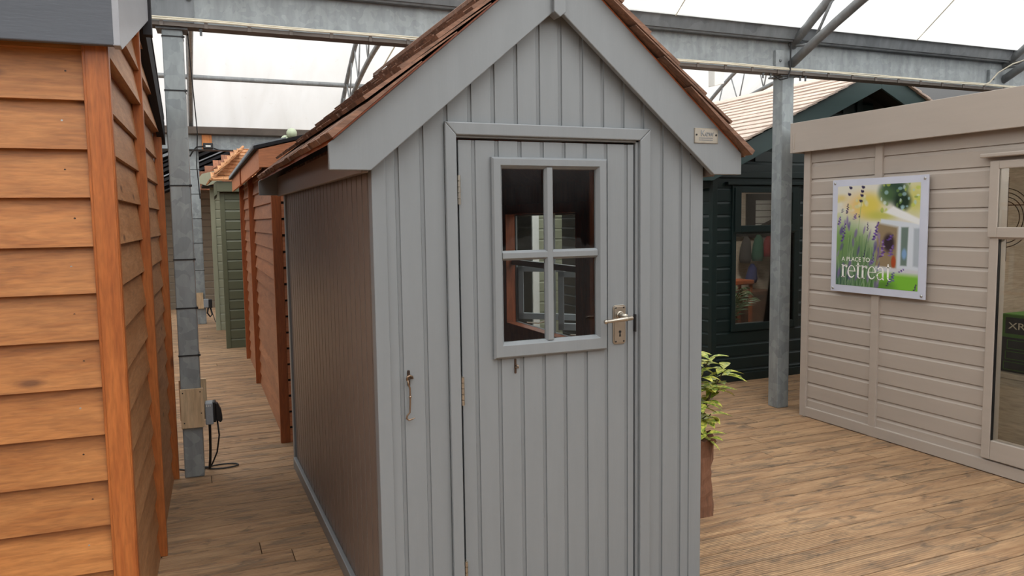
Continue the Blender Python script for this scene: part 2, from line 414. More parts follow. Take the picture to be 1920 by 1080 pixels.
# ------------------------------------------------------------------ floor
mb = MB()
y = -3.0; i = 0
while y < 21:
    x = -5.0-random.random()*3
    while x < 12:
        L = random.choice((2.4, 3.0, 3.6, 4.2)); ct, st_ = 1, -.008
        mb.hexa([(x, y-x*.010, -.028), (x+L-.004, y-(x+L)*.010, -.028), (x+L-.004, y+.1395-(x+L)*.010, -.028), (x, y+.1395-x*.010, -.028),
                 (x, y-x*.010, 0), (x+L-.004, y-(x+L)*.010, 0), (x+L-.004, y+.1395-(x+L)*.010, 0), (x, y+.1395-x*.010, 0)])
        x += L
    y += .1455
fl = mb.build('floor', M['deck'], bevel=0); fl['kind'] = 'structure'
g = MB().box(-40, 50, -40, 60, -.10, -.03).build('ground', M['deckbase']); g['kind'] = 'structure'

# ------------------------------------------------------------------ roof film (ceiling)
def arch_z(y, cc, z0, h, half=3.9): return z0+h*(1-((y-cc)/half)**2)
SPANS = [(.98, 3.02, 1.5), (8.85, 3.03, 2.2), (16.95, 3.03, 2.2)]
HALF = {.98: 3.9, 8.85: 4.02, 16.95: 4.02}
mb = MB()
for (cc, z0, h) in SPANS:
    rows = []
    NY = 60
    HW = HALF[cc]; ys = [cc-HW+2*HW*k/NY for k in range(NY+1)]
    for yy in ys:
        b = len(mb.v); rows.append(b)
        for xx in (-9, 14): mb.v.append(Vector((xx, yy-.053*xx*(1 if cc < 5 else 0 if cc > 12 else (cc+HW-yy)/(2*HW)), arch_z(yy, cc, z0, h, HW)-(.0125*xx if cc < 5 else 0))))
    for a, b in zip(rows[:-1], rows[1:]): mb.f.append([a, a+1, b+1, b])
film = mb.build('ceiling', M['film'], kind='structure', smooth=True)
# film seams
for k, x in enumerate((1.0, 3.3, 5.55, 7.8)):
    (cc, z0, h) = SPANS[0]
    MB().tube([(x, yy, arch_z(yy+.053*x, cc, z0, h)-.004-.0125*x) for yy in [cc-3.9+7.8*q/24-.053*x for q in range(25)]], .004, 6).build('trim_%d' % (k+1), M['cream'], kind='structure')

# ------------------------------------------------------------------ steel frame
BU = Vector((.99860, -.05287, 0)); BN = Vector((-.05287, -.9986, 0))     # beam axis, normal towards the viewer
BO = Vector((.003, 5.01, 0))
def BP(a, b, z): return BO+BU*a+BN*b+Vector((0, 0, z))
def sl(a): return -.0125*a                                                # fall of the beam
beam = thing('steel_beam', 'long galvanised steel beam with a gutter, running above the grey shed from one post to the other', 'beam', (0, 5.0, 2.7))
def bprism(prof, a0, a1, name, mat, parent, **k):
    m = MB(); n = len(prof); b = len(m.v)
    for a in (a0, a1):
        for (o, z) in prof: m.v.append(BP(a, o, z+sl(a)))
    m.f.append([b+i for i in range(n)][::-1]); m.f.append([b+n+i for i in range(n)])
    for i in range(n): j = (i+1) % n; m.f.append([b+i, b+j, b+n+j, b+n+i])
    return m.build(name, mat, parent, **k)
A0, A1 = -6.5, 11
bprism([(0, 2.70), (0, 2.95), (-.008, 2.95), (-.008, 2.70)], A0, A1, 'web', M['beam'], beam)
bprism([(.0, 2.716), (.045, 2.712), (.045, 2.690), (.0, 2.690), (-.06, 2.690), (-.06, 2.70), (0, 2.70)], A0, A1, 'lower_flange', M['rustflange'], beam)
bprism([(0, 2.935), (.055, 2.932), (.06, 2.944), (.072, 2.946), (.10, 3.035), (.115, 3.037), (.115, 3.048), (.09, 3.046), (.062, 2.958), (-.20, 2.955), (-.24, 3.05), (-.25, 3.05), (-.21, 2.935)], A0, A1, 'gutter', M['galvdark'], beam)
for a, z in ((-.04, 0), (.10, 0)):
    MB().sphere(BP(a, .02, 2.86+sl(a)), .016, 10, 6).build('bolt', M['rivet'], beam, smooth=True)
MB().prism([BP(-.10, .0, 2.72), BP(.125, .0, 2.72), BP(.125, .0, 2.94), BP(-.10, .0, 2.94)], BN*.012).build('splice_plate', M['galvdark'], beam)
for k, a in enumerate((4.36, 6.62)):
    MB().prism([BP(a-.10, 0, 2.71+sl(a)), BP(a-.02, 0, 2.71+sl(a)), BP(a-.02, 0, 2.87+sl(a)), BP(a-.10, 0, 2.87+sl(a))], BN*.03).build('splice_plate', M['beam'], beam, bevel=.004)
    MB().sphere(BP(a-.06, .03, 2.79+sl(a)), .012, 10, 6).build('bolt', M['galvdark'], beam, smooth=True)
for a in (.16, 4.15, 4.22, 4.50, 4.55):
    m = MB().cyl(BP(a, .02, 2.69+sl(a)), (0, 0, -1), .012, .012, 6); m.cyl(BP(a, .02, 2.68+sl(a)), (0, 0, -1), .007, .03, 8)
    m.build('hanging_bolt', M['galvdark'], beam)
a = -1.5
while a < 7.5:
    MB().prism([BP(a, .046, 2.687+sl(a)), BP(a+.02, .046, 2.687+sl(a)), BP(a+.02, .046, 2.72+sl(a)), BP(a, .046, 2.72+sl(a))], BN*.006).build('cable_clip', M['rustflange'], beam)
    a += .24
cb = MB()
cb.tube([BP(a, .056, 2.722+sl(a)+.002*math.sin(a*7)) for a in [A0+ (A1-A0)*k/120 for k in range(121)]], .006, 6)
cb.tube([BP(a, .050, 2.733+sl(a)+.002*math.sin(a*5+1)) for a in [A0+ (A1-A0)*k/120 for k in range(121)]], .005, 6)
cb.tube([BP(6.40, .06, 2.64), BP(6.45, .08, 2.66), BP(6.50, .12, 2.74), BP(6.56, .2, 2.80), BP(6.64, .32, 2.84), BP(6.8, .5, 2.9)], .006, 6)
tag(recenter(cb.build('lighting_cable', M['cream']), (0, 4.95, 2.7)), 'cream cable clipped along the lower edge of the long steel beam', 'cable')

def sq(mb, ctr, hx, hy, z0, z1, ang=-.05287):
    u = Vector((math.cos(ang), math.sin(ang), 0)); v = Vector((-u.y, u.x, 0)); c0 = Vector((ctr[0], ctr[1], 0)); q = []
    for z in (z0, z1):
        for (a, b) in ((-hx, -hy), (hx, -hy), (hx, hy), (-hx, hy)): q.append(c0+u*a+v*b+Vector((0, 0, z)))
    mb.hexa(q); return mb
def pillar(ctr, hx, hy, top, label, ties, ang=-.0529, group=None):
    t = thing('steel_post', label, 'post', (ctr[0], ctr[1], 0))
    sq(MB(), ctr, hx, hy, 0, top, ang).build('post_shaft', M['galv'], t, bevel=.006)
    sq(MB(), ctr, hx+.03, hy+.02, top-.012, top, ang).build('cap_plate', M['galvdark'], t)
    for z in ties:
        m = MB(); sq(m, ctr, hx+.0025, hy+.0025, z-.004, z+.004, ang)
        m.box(ctr[0]+hx-.008, ctr[0]+hx+.008, ctr[1]-hy-.008, ctr[1]-hy, z-.006, z+.006)
        m.build('cable_tie', M['black'], t)
    return t
np_ = pillar((.008, 5.065), .056, .055, 2.69, 'near galvanised square post beside the orange shed, carrying a plywood board', (2.64, 2.33, 1.776, 1.336, 1.043, .755))
pillar((.205, 12.83), .09, .07, 2.66, 'far galvanised post at the end of the left aisle', (2.368, 1.997, 1.625, 1.25, .833), 0)
# right post seen on its corner
pillar((4.408, 4.838), .056, .056, 2.637, 'galvanised square post in front of the dark green summerhouse', ())
# black conduit loop at the right post head
tag(recenter(MB().tube([BP(4.40, .03, 2.93), BP(4.38, .05, 2.80), BP(4.37, .06, 2.66), BP(4.34, .07, 2.60), BP(4.28, .06, 2.585), BP(4.24, .03, 2.62)], .006, 6).build('drop_cable', M['black']), (4.35, 4.75, 2.6)), 'black cable looping under the beam at the head of the right-hand post', 'cable')
MB().tube([(.09, 5.09, 2.68), (.108, 5.10, 2.3), (.118, 5.10, 2.1), (.105, 5.10, 1.9), (.115, 5.10, 1.7)], .0035, 6).build('thin_cable', M['black'], np_)

# far beam with gutter board
fb = thing('far_steel_beam', 'far steel beam with a brown gutter edge, over the end of the left aisle', 'beam', (0, 12.76, 2.66))
MB().box(-9, 14, 12.76, 12.78, 2.66, 2.90).build('web', M['beam'], fb)
MB().box(-9, 14, 12.70, 12.86, 2.655, 2.672).build('lower_flange', M['galvdark'], fb)
MB().prism([(-9, 12.76, 2.885), (-9, 12.60, 2.895), (-9, 12.56, 2.99), (-9, 12.80, 3.0)], (23, 0, 0)).build('gutter', M['rustflange'], fb)
tag(recenter(MB().box(.352, .492, 12.69, 12.755, 2.67, 2.885).build('wood_panel', M['orangeply'], bevel=.003), (.42, 12.72, 2.67)), 'small orange wooden panel fixed to the far steel beam', 'panel')
t = thing('floodlight', 'small black floodlight on a bracket below the orange wooden panel on the far beam', 'floodlight', (.40, 12.6, 2.66))
MB().box(.36, .50, 12.52, 12.60, 2.66, 2.75).build('housing', M['black'], t, bevel=.01)
MB().box(.395, .465, 12.514, 12.521, 2.69, 2.715).build('lens', M['white'], t)
MB().tube([(.36, 12.58, 2.70), (.27, 12.58, 2.69), (.21, 12.58, 2.62), (.17, 12.6, 2.55)], .012, 6).build('bracket_arm', M['black'], t)
MB().tube([(.50, 12.58, 2.68), (.60, 12.62, 2.65), (.75, 12.66, 2.655)], .008, 6).build('feed_cable', M['black'], t)
tag(recenter(MB().box(-9, 14, 12.5, 12.53, 2.64, 2.65).build('cable_run', M['black']), (0, 12.5, 2.64)), 'thin dark cable stretched along the underside of the far beam', 'cable')

# arched trusses
def truss(x, cc, z0o, ho, z0i, hi, label, r=.034, skew=.053, yr=None):
    t = thing('arched_truss', label, 'truss', (x, cc, 0), 'arched tube trusses under the roof film')
    def P(y, z0, h, f=3.88): return Vector((x, y-skew*x, arch_z(y, cc, z0, h)))
    ys = [cc-3.88+7.76*k/36 for k in range(37)]
    MB().tube([P(y, z0o, ho) for y in ys], r, 12).build('top_tube', M['tube'], t, smooth=True)
    MB().tube([P(y, z0i, hi) for y in ys], r, 12).build('bottom_tube', M['tube'], t, smooth=True)
    k = 1
    while k < 35:
        y0, y1, y2 = ys[k], ys[k+1], ys[k+2]
        MB().tube([P(y0, z0o, ho), P(y1, z0i, hi)], .011, 6).build('web_rod', M['tube'], t, smooth=True)
        MB().tube([P(y1, z0i, hi), P(y2, z0o, ho)], .011, 6).build('web_rod', M['tube'], t, smooth=True)
        k += 3
    return t
truss(4.42, 1.12, 2.84, 1.45, 2.71, 1.015, 'arched truss rising towards the viewer from the right-hand post')
truss(6.72, 1.16, 2.80, 1.45, 2.69, 1.015, 'arched truss cut by the right edge, springing from the beam above the taupe building')
truss(.21, 8.9, 3.2, 1.55, 3.0, .885, 'arched truss rising just right of the near left post', skew=0)
truss(2.45, 8.9, 3.20, 1.53, 3.005, .885, 'arched truss seen just left of the cedar roof of the grey shed', skew=0)
truss(4.75, 8.9, 3.20, 1.53, 3.005, .885, 'arched truss mostly hidden behind the peak of the grey shed', skew=0)
truss(7.0, 8.9, 3.20, 1.53, 3.005, .885, 'arched truss seen right of the grey shed, over the pale shingle roof', skew=0)
truss(9.25, 8.9, 3.20, 1.53, 3.005, .885, 'arched truss seen over the right slope of the green summerhouse', skew=0)
tag(recenter(MB().tube([(-9, 12.18, 3.645), (9.5, 12.18, 3.645)], .036, 10).build('purlin_tube', M['tube'], smooth=True), (0, 12.18, 3.66)), 'horizontal steel tube below the roof film over the left aisle', 'tube')
# hanging white box and grey fitting
m = MB(); m.prism([(6.97, 9.0, 3.37), (7.17, 9.05, 3.42), (7.17, 9.05, 3.63), (6.965, 9.0, 3.62)], (.06, .22, .02))
t = thing('wall_heater', 'white box hanging under the roof film right of the grey shed', 'box', (7.05, 9.1, 3.37)); m.build('housing', M['white'], t, bevel=.008)
MB().tube([(7.08, 9.12, 3.6), (7.08, 9.12, 4.6)], .008, 6).build('hanger', M['tube'], t)
t = thing('roof_fan', 'small grey fitting hung on a pale strap under the film beside the cedar roof', 'fitting', (2.97, 12.0, 3.7))
m = MB(); m.prism([(2.94, 12.0, 3.72), (3.01, 12.0, 3.70), (3.01, 12.0, 3.89), (2.94, 12.0, 3.90)], (0, .1, 0)); m.build('housing', M['galvdark'], t, bevel=.01)
m = MB().prism([(2.925+.03*math.cos(q*math.pi/5)*.5, 11.995, 3.81+.075*math.sin(q*math.pi/5)) for q in range(10)], (0, .02, 0)); m.build('grille', M['black'], t)
MB().tube([(2.97, 12.05, 3.88), (3.05, 11.4, 4.15), (3.1, 10.8, 4.4)], .012, 6).build('strap', M['cream'], t)

# ================================================================== grey shed
SX0, SX1, SY0, SY1 = .606, 1.978, 2.627, 5.0
shed = thing('garden_shed', 'grey painted garden shed with a four-pane window in its door and a cedar shingle roof', 'shed', (1.29, 3.8, 0))
FF = Fr((0, SY0), (1, 0), (0, -1))      # front: a = x
def gtop(a): return 1.775+ (min(a, 2*1.292-a)-.606)*.842+.0
gtop.apex = 1.292
z_ = lambda v: (lambda a: v)
m = MB()
matched(m, FF, .652, .900, z_(.0), gtop, .695, .0905)
matched(m, FF, 1.675, 1.915, z_(.0), gtop, .695, .0905)
matched(m, FF, .900, 1.675, z_(1.87), gtop, .695, .0905)
m.build('front_cladding', M['grey'], shed)
m = MB(); m.box(SX0-.004, .652, SY0-.008, SY0+.04, 0, 1.79); m.build('corner_stile', M['grey'], shed, bevel=.003)
m = MB(); m.box(1.9155, SX1+.001, SY0-.0015, SY0+.04, 0, 1.80); m.build('corner_stile', M['grey'], shed, bevel=.0015)
m = MB(); m.box(1.9165, 1.9235, SY0-.0045, SY0-.0015, 0, 1.76); m.build('corner_bead', M['grey'], shed, bevel=.001)
FL = Fr((SX0, 0), (0, 1), (-1, 0))      # left side: a = y
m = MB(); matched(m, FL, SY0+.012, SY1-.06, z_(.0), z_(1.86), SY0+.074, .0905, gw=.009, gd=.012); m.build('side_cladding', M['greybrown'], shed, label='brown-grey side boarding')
MB().box(SX0-.012, SX0+.03, SY1-.062, SY1, 0, 1.72).build('corner_stile', M['grey'], shed, bevel=.003)
MB().box(SX0-.022, SX0, SY0+.01, SY1-.06, 0.0, .068).build('base_rail', M['grey'], shed, bevel=.004)
# rear wall
m = MB()
matched(m, Fr((0, SY1), (1, 0), (0, 1)), SX0, SX1, z_(0), gtop, .695, .0905); m.build('rear_cladding', M['grey'], shed)
# right side with a window opening  y 3.62-4.64, z .84-1.60
FRt = Fr((SX1, 0), (0, 1), (1, 0)); WY0, WY1, WZ0, WZ1 = 3.62, 4.64, .86, 1.60
m = MB()
matched(m, FRt, SY0, WY0, z_(0), z_(1.86), SY0+.074, .0905); matched(m, FRt, WY1, SY1, z_(0), z_(1.86), SY0+.074, .0905)
matched(m, FRt, WY0, WY1, z_(0), z_(WZ0), SY0+.074, .0905); matched(m, FRt, WY0, WY1, z_(WZ1), z_(1.86), SY0+.074, .0905)
m.build('side_cladding', M['grey'], shed)
# stained inside lining and floor
m = MB()
m.box(SX0+.02, SX0+.03, SY0+.03, SY1-.03, 0, 1.74)
xi0, xi1 = SX1-.03, SX1-.02
m.box(xi0, xi1, SY0+.03, WY0, 0, 1.86); m.box(xi0, xi1, WY1, SY1-.03, 0, 1.86); m.box(xi0, xi1, WY0, WY1, 0, WZ0); m.box(xi0, xi1, WY0, WY1, WZ1, 1.86)
m.prism([(SX0+.02, SY1-.03, 0), (SX1-.02, SY1-.03, 0), (SX1-.02, SY1-.03, 1.74), (1.292, SY1-.03, 2.27), (SX0+.02, SY1-.03, 1.74)], (0, .008, 0))
for (x0, x1) in ((SX0+.02, 1.292), (SX1-.02, 1.292)):
    m.hexa([(x0, SY0+.03, 1.74), (x0, SY1-.03, 1.74), (x1, SY1-.03, 2.31), (x1, SY0+.03, 2.31), (x0, SY0+.03, 1.75), (x0, SY1-.03, 1.75), (x1, SY1-.03, 2.32), (x1, SY0+.03, 2.32)])
m.box(SX0+.02, SX1-.02, SY0+.03, SY1-.03, .02, .04)
m.build('inner_lining', M['inner'], shed)
# side window frame and its opened casements
sw = MB()
for (a0, a1, z0, z1) in ((WY0-.035, WY0+.03, WZ0-.04, WZ1+.04), (WY1-.03, WY1+.035, WZ0-.04, WZ1+.04), (WY0, WY1, WZ0-.04, WZ0+.02), (WY0, WY1, WZ1-.02, WZ1+.04)):
    sw.box(xi0-.022, xi0+.004+(.04 if a1-a0 < .1 or 1 else 0), a0, a1, z0, z1)
sw = sw.build('side_window_lining', M['inner'], shed, bevel=.003)
m = MB()
m.box(SX1+.016, SX1+.03, WY0, WY0+.035, WZ0, WZ1); m.box(SX1+.016, SX1+.03, WY1-.035, WY1, WZ0, WZ1)
m.box(SX1+.016, SX1+.04, WY0+.035, WY1-.035, WZ0-.01, WZ0+.02); m.box(SX1+.016, SX1+.03, WY0+.035, WY1-.035, WZ1-.03, WZ1)
m.box(SX1-.015, SX1+.015, 4.02, 4.06, WZ0, WZ1); m.box(SX1-.014, SX1+.014, WY0+.035, 4.02, 1.255, 1.29); m.box(SX1-.014, SX1+.014, 4.06, WY1-.035, 1.255, 1.29)
m.build('side_window_frame', M['grey'], sw, bevel=.003)
for (h, sgn) in ((4.60, 1), (4.02, 1)):
    ca, sa = math.cos(math.radians(62)), math.sin(math.radians(62)); W_ = .42
    F_ = Fr((SX1+.03, h), (sa*.75, -ca-.15), (ca, sa))
    k = MB()
    for (a0, a1, z0, z1) in ((0, .035, .90, 1.245), (W_-.035, W_, .90, 1.245), (0, W_, .90, .94), (0, W_, 1.21, 1.245)): F_.box(k, a0, a1, -.015, .015, z0, z1)
    cs = k.build('open_casement', M['socket'], sw, bevel=.002)
    k = MB(); k.tube([(SX1-.05, h-.30, .915), (SX1+.05, h-.26, .90), (SX1+.12, h-.22, .905)], .005, 6); k.build('window_stay', M['nickel'], sw)
# architrave
m = MB(); xo0, xo1, xi_0, xi_1, zt_ = .866, 1.716, .908, 1.668, 1.895; zi = 1.85
for poly in ([(xo0, 0), (xi_0, 0), (xi_0, zi), (xo0, zt_)], [(xi_1, 0), (xo1, 0), (xo1, zt_), (xi_1, zi)], [(xo0, zt_), (xi_0, zi), (xi_1, zi), (xo1, zt_)]):
    m.prism([(x, SY0, z) for x, z in poly], (0, -.018, 0))
m.build('door_architrave', M['grey'], shed, bevel=.004)
m = MB(); m.box(.895, .912, SY0-.002, SY0+.05, 0, 1.86); m.box(1.655, 1.67, SY0-.002, SY0+.05, 0, 1.86); m.box(.895, 1.67, SY0-.002, SY0+.05, 1.842, 1.86)
m.build('door_frame', M['grey'], shed, bevel=.002)
# door
DY = SY0+.002
door = None
FD = Fr((0, DY), (1, 0), (0, -1))
m = MB(); dz = z_(.03)
matched(m, FD, .920, 1.06, dz, z_(1.834), .979, .091, .025)
matched(m, FD, 1.50, 1.6475, dz, z_(1.834), .979, .091, .025)
matched(m, FD, 1.06, 1.50, dz, z_(1.06), .979, .091, .025)
matched(m, FD, 1.06, 1.50, z_(1.75), z_(1.834), .979, .091, .025)
door = m.build('door', M['grey'], shed, label='ledged door of narrow vertical boards')
m = MB(); yf = DY-.020; yb = DY+.01
def ring(mb, loops):                    # loops of (x0, x1, z0, z1, y): one continuous moulded frame
    b = len(mb.v)
    for (x0, x1, z0, z1, y) in loops: mb.v += [Vector((x0, y, z0)), Vector((x1, y, z0)), Vector((x1, y, z1)), Vector((x0, y, z1))]
    n = len(loops)
    for k in range(n):
        a0, a1 = b+4*k, b+4*((k+1) % n)
        for q in range(4): mb.f.append([a0+q, a0+(q+1) % 4, a1+(q+1) % 4, a1+q])
def inset(rc, d): return (rc[0]+d, rc[1]-d, rc[2]+d, rc[3]-d)
oo = (1.041, 1.520, 1.034, 1.776); ii = (1.085, 1.476, 1.094, 1.735)
ring(m, [oo+(yb,), oo+(yf+.008,), inset(oo, .007)+(yf,), inset(ii, -.011)+(yf,), ii+(yf+.017,), ii+(yb,)])
# moulded glazing bars, chamfered
def bar(m, horiz, c0, w, p0, p1):
    pr = [(-w/2, .012), (-w/2, .002), (-w*.28, -.010), (w*.28, -.010), (w/2, .002), (w/2, .012)]
    if horiz: m.prism([(p0, DY+.0-.0056+d, c0+q) for q, d in pr], (p1-p0, 0, 0))
    else: m.prism([(c0+q, DY-.006+d, p0) for q, d in pr], (0, 0, p1-p0))
bar(m, False, 1.274, .036, 1.09, 1.74); bar(m, True, 1.416, .036, 1.08, 1.2735); bar(m, True, 1.416, .0362, 1.2745, 1.478)
m.build('window_frame', M['grey'], door, bevel=.001)
for (x0, x1) in ((1.080, 1.262), (1.287, 1.480)):
    for (z0, z1) in ((1.085, 1.405), (1.427, 1.740)):
        MB().box(x0, x1, DY+.006, DY+.009, z0, z1).build('window_pane', M['glass'], door)
m = MB().box(1.06, 1.50, DY+.012, DY+.03, 1.05, 1.09); m.box(1.06, 1.085, DY+.012, DY+.05, 1.05, 1.76); m.box(1.478, 1.50, DY+.012, DY+.05, 1.05, 1.76); m.box(1.06, 1.5, DY+.012, DY+.05, 1.735, 1.76)
m.build('inner_window_trim', M['inner'], door)
for z0, z1 in ((1.604, 1.709), (.875, .981), (.18, .286)):
    m = MB(); n5 = 5; hh = (z1-z0)/n5
    for k in range(n5): m.cyl((.9155, SY0-.012, z0+k*hh+.001), (0, 0, 1), .0062, hh-.002, 12)
    m.box(.9155, .9195, SY0-.010, SY0+.01, z0, z1); m.build('hinge', M['nickel'], door, smooth=False)
# handle
px0, px1, pz0, pz1 = 1.551, 1.609, 1.050, 1.206; py = DY-.008
m = MB()
def rrect(x0, x1, z0, z1, r, y, n=5):
    pts = []
    for (cx, cz, s) in ((x1-r, z0+r, -90), (x1-r, z1-r, 0), (x0+r, z1-r, 90), (x0+r, z0+r, 180)):
        for k in range(n+1): an = math.radians(s+90*k/n); pts.append((cx+r*math.cos(an), y, cz+r*math.sin(an)))
    return pts
m.prism(rrect(px0, px1, pz0, pz1, .012, DY), (0, -.005, 0)); m.prism(rrect(px0+.005, px1-.005, pz0+.005, pz1-.005, .009, DY-.004), (0, -.004, 0))
hd = m.build('handle_backplate', M['nickel'], door, bevel=.0012)
for x in (px0+.011, px1-.011):
    for z in (pz0+.011, pz1-.011): MB().cyl((x, py-.0002, z), (0, -1, 0), .0035, .001, 10).build('screw_hole', M['black'], door)
m = MB(); m.prism([(1.577, py-.0003, 1.080), (1.585, py-.0003, 1.080), (1.583, py-.0003, 1.094), (1.587, py-.0003, 1.098), (1.585, py-.0003, 1.104), (1.577, py-.0003, 1.104), (1.575, py-.0003, 1.098), (1.579, py-.0003, 1.094)], (0, -.001, 0))
m.build('keyhole', M['black'], door)
m = MB(); hx, hz = 1.581, 1.166
m.tube([(hx, py, hz), (hx, py-.006, hz)], [.017, .015], 20); m.tube([(hx, py-.006, hz), (hx, py-.014, hz), (hx, py-.045, hz)], [.013, .0095, .009], 18)
lx0, lz0, lx1, lz1, ly = 1.478, 1.150, 1.607, 1.159, py-.052
def LP(t): return (lx0+(lx1-lx0)*t, ly, lz0+(lz1-lz0)*t)
m.tube([LP(0), LP(.02), LP(.05), LP(.09), LP(.10), LP(.12), LP(.13), LP(.45), LP(.76), LP(.77), LP(.79), LP(.8), LP(.97), LP(1)], [.002, .0065, .009, .0095, .0075, .0075, .0072, .0075, .0088, .0102, .0102, .009, .0092, .007], 16)
m.build('lever_handle', M['nickel'], door, smooth=True)
MB().box(1.649, 1.655, DY-.012, DY+.01, 1.095, 1.165).build('latch_keep', M['black'], shed, bevel=.001)
# hook and eye
t_ = MB(); t_.prism(rrect(.7115, .7215, .965, 1.022, .004, SY0), (0, -.003, 0)); hk = t_.build('hook_plate', M['wire'], shed)
m = MB()
m.tube([(.716, SY0-.012, .990+.0), (.705, SY0-.02, .992), (.706, SY0-.022, 1.002), (.716, SY0-.02, 1.006), (.726, SY0-.014, 1.0), (.730, SY0-.01, .994), (.716, SY0-.003, .994)], .0038, 8)
m.tube([(.708, SY0-.018, .990), (.711, SY0-.016, .975), (.717, SY0-.014, .96), (.717, SY0-.014, .93), (.716, SY0-.014, .90), (.714, SY0-.014, .872), (.704, SY0-.014, .862), (.702, SY0-.014, .852), (.710, SY0-.014, .845), (.724, SY0-.016, .849), (.731, SY0-.018, .852)], [.0032]*9+[.0025, .001], 8)
m.sphere((.717, SY0-.014, .928), .0055, 10, 6)
m.build('cabin_hook', M['brass'], hk, smooth=True)
m = MB(); m.cyl((.716, SY0-.0035, 1.016), (0, -1, 0), .003, .001, 8); m.cyl((.716, SY0-.0035, .971), (0, -1, 0), .003, .001, 8); m.build('screw', M['black'], hk)
t_ = MB(); t_.prism(rrect(1.126, 1.134, .972, 1.028, .004, DY), (0, -.003, 0)); ey = t_.build('eye_plate', M['wire'], door)
m = MB(); m.tube([(1.130, DY-.002, 1.004), (1.130, DY-.012, 1.006), (1.135, DY-.018, 1.002), (1.134, DY-.018, .996), (1.128, DY-.012, .997), (1.130, DY-.003, .998)], .0032, 8); m.build('eye_ring', M['brass'], door, smooth=True)
# bargeboards front and rear
BA, BK = 1.2925, .842
def barge(y0, th, parent, mat, xl=.455, xr=2.130, name='bargeboard'):
    zo = lambda x: 1.805+(min(x, 2*BA-x)-.455)*BK; zi_ = lambda x: 1.719+(min(x, 2*BA-x)-.592)*BK
    for s in (0, 1):
        P_ = [(xl, 1.719), (.592, 1.719), (BA, zi_(BA)), (BA, zo(BA)), (xl, zo(xl))]
        if s: P_ = [(2*BA-x, z) for x, z in P_]
        MB().prism([(x, y0, z) for x, z in P_], (0, th, 0)).build(name, mat, parent, bevel=.003)
    MB().prism([(BA-.024, y0-.02, 2.292), (BA, y0-.02, 2.274), (BA+.024, y0-.02, 2.292), (BA+.024, y0-.02, 2.53), (BA-.024, y0-.02, 2.53)], (0, th+.03, 0)).build('apex_block', mat, parent, bevel=.003)
barge(2.572, .024, shed, M['grey']); barge(5.05, .024, shed, M['grey'])
# fascias and soffit
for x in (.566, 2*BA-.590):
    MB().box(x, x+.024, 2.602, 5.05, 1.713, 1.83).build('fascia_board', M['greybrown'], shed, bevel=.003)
    m = MB()
roofz = lambda x: 1.812+(min(x, 2*BA-x)-.455)*BK
for s in (0, 1):
    xs = (.47, BA) if not s else (2*BA-.47, BA)
    x0, x1 = xs; z0, z1 = roofz(x0), roofz(x1)
    MB().hexa([(x0, 2.575, z0-.015), (x0, 5.07, z0-.015), (x1, 5.07, z1-.015), (x1, 2.575, z1-.015), (x0, 2.575, z0), (x0, 5.07, z0), (x1, 5.07, z1), (x1, 2.575, z1)]).build('roof_deck', M['inner'], shed)
cs_, sn_ = math.cos(math.atan(BK)), math.sin(math.atan(BK)); SLn = (BA-.462)/cs_
m = MB(); shingles(m, (.462, 2.532, roofz(.462)), (0, 1, 0), (cs_, 0, sn_), 2.546, SLn, .165, .0135, .07, .15, .40, 0, .005); m.build('shingle_slope', M['cedar'], shed)
m = MB(); shingles(m, (2*BA-.432, 2.532, roofz(.432)), (0, 1, 0), (-cs_, 0, sn_), 2.546, SLn+.03, .165, .0135, .07, .15, .40, 0, .005); m.build('shingle_slope', M['cedar'], shed)
m = MB(); zr = roofz(BA)+.03
m.prism([(BA-.09, 2.54, zr-.055), (BA, 2.54, zr+.02), (BA+.09, 2.54, zr-.055), (BA+.09, 2.54, zr-.035), (BA, 2.54, zr+.04), (BA-.09, 2.54, zr-.035)], (0, 2.55, 0)); m.build('ridge_cap', M['cedar'], shed)
# name plate on the right bargeboard
m = MB(); yp = 2.572; m.box(1.893, 2.008, yp-.003, yp, 1.842, 1.902)
npz = m.build('name_plate', M['nickel'], shed, bevel=.001, label='small metal name plate')
m = MB()
for (x0, x1, z0, z1) in ((1.895, 2.006, 1.8985, 1.9005), (1.895, 2.006, 1.8435, 1.8455), (1.895, 1.897, 1.8435, 1.9), (2.004, 2.006, 1.8435, 1.9)): m.box(x0, x1, yp-.0042, yp-.003, z0, z1)
m.build('plate_rim', M['nickel'], npz)
for x in (1.9035, 1.9985): MB().cyl((x, yp-.003, 1.875), (0, -1, 0), .0042, .001, 10).build('screw', M['black'], npz)
text_on('plate_lettering', 'Kew', .034, (1.922, yp-.0036, 1.870), (1, 0, 0), (0, 0, 1), M['galvdark'], npz, width=.062)
random.seed(3); m = MB()
for z in (1.8625, 1.8545):
    x = 1.916
    while x < 1.983: w = random.uniform(.002, .0042); m.box(x, x+w, yp-.0038, yp-.003, z-.002, z+.002); x += w+.0012
m.build('small_lettering', M['galvdark'], npz)

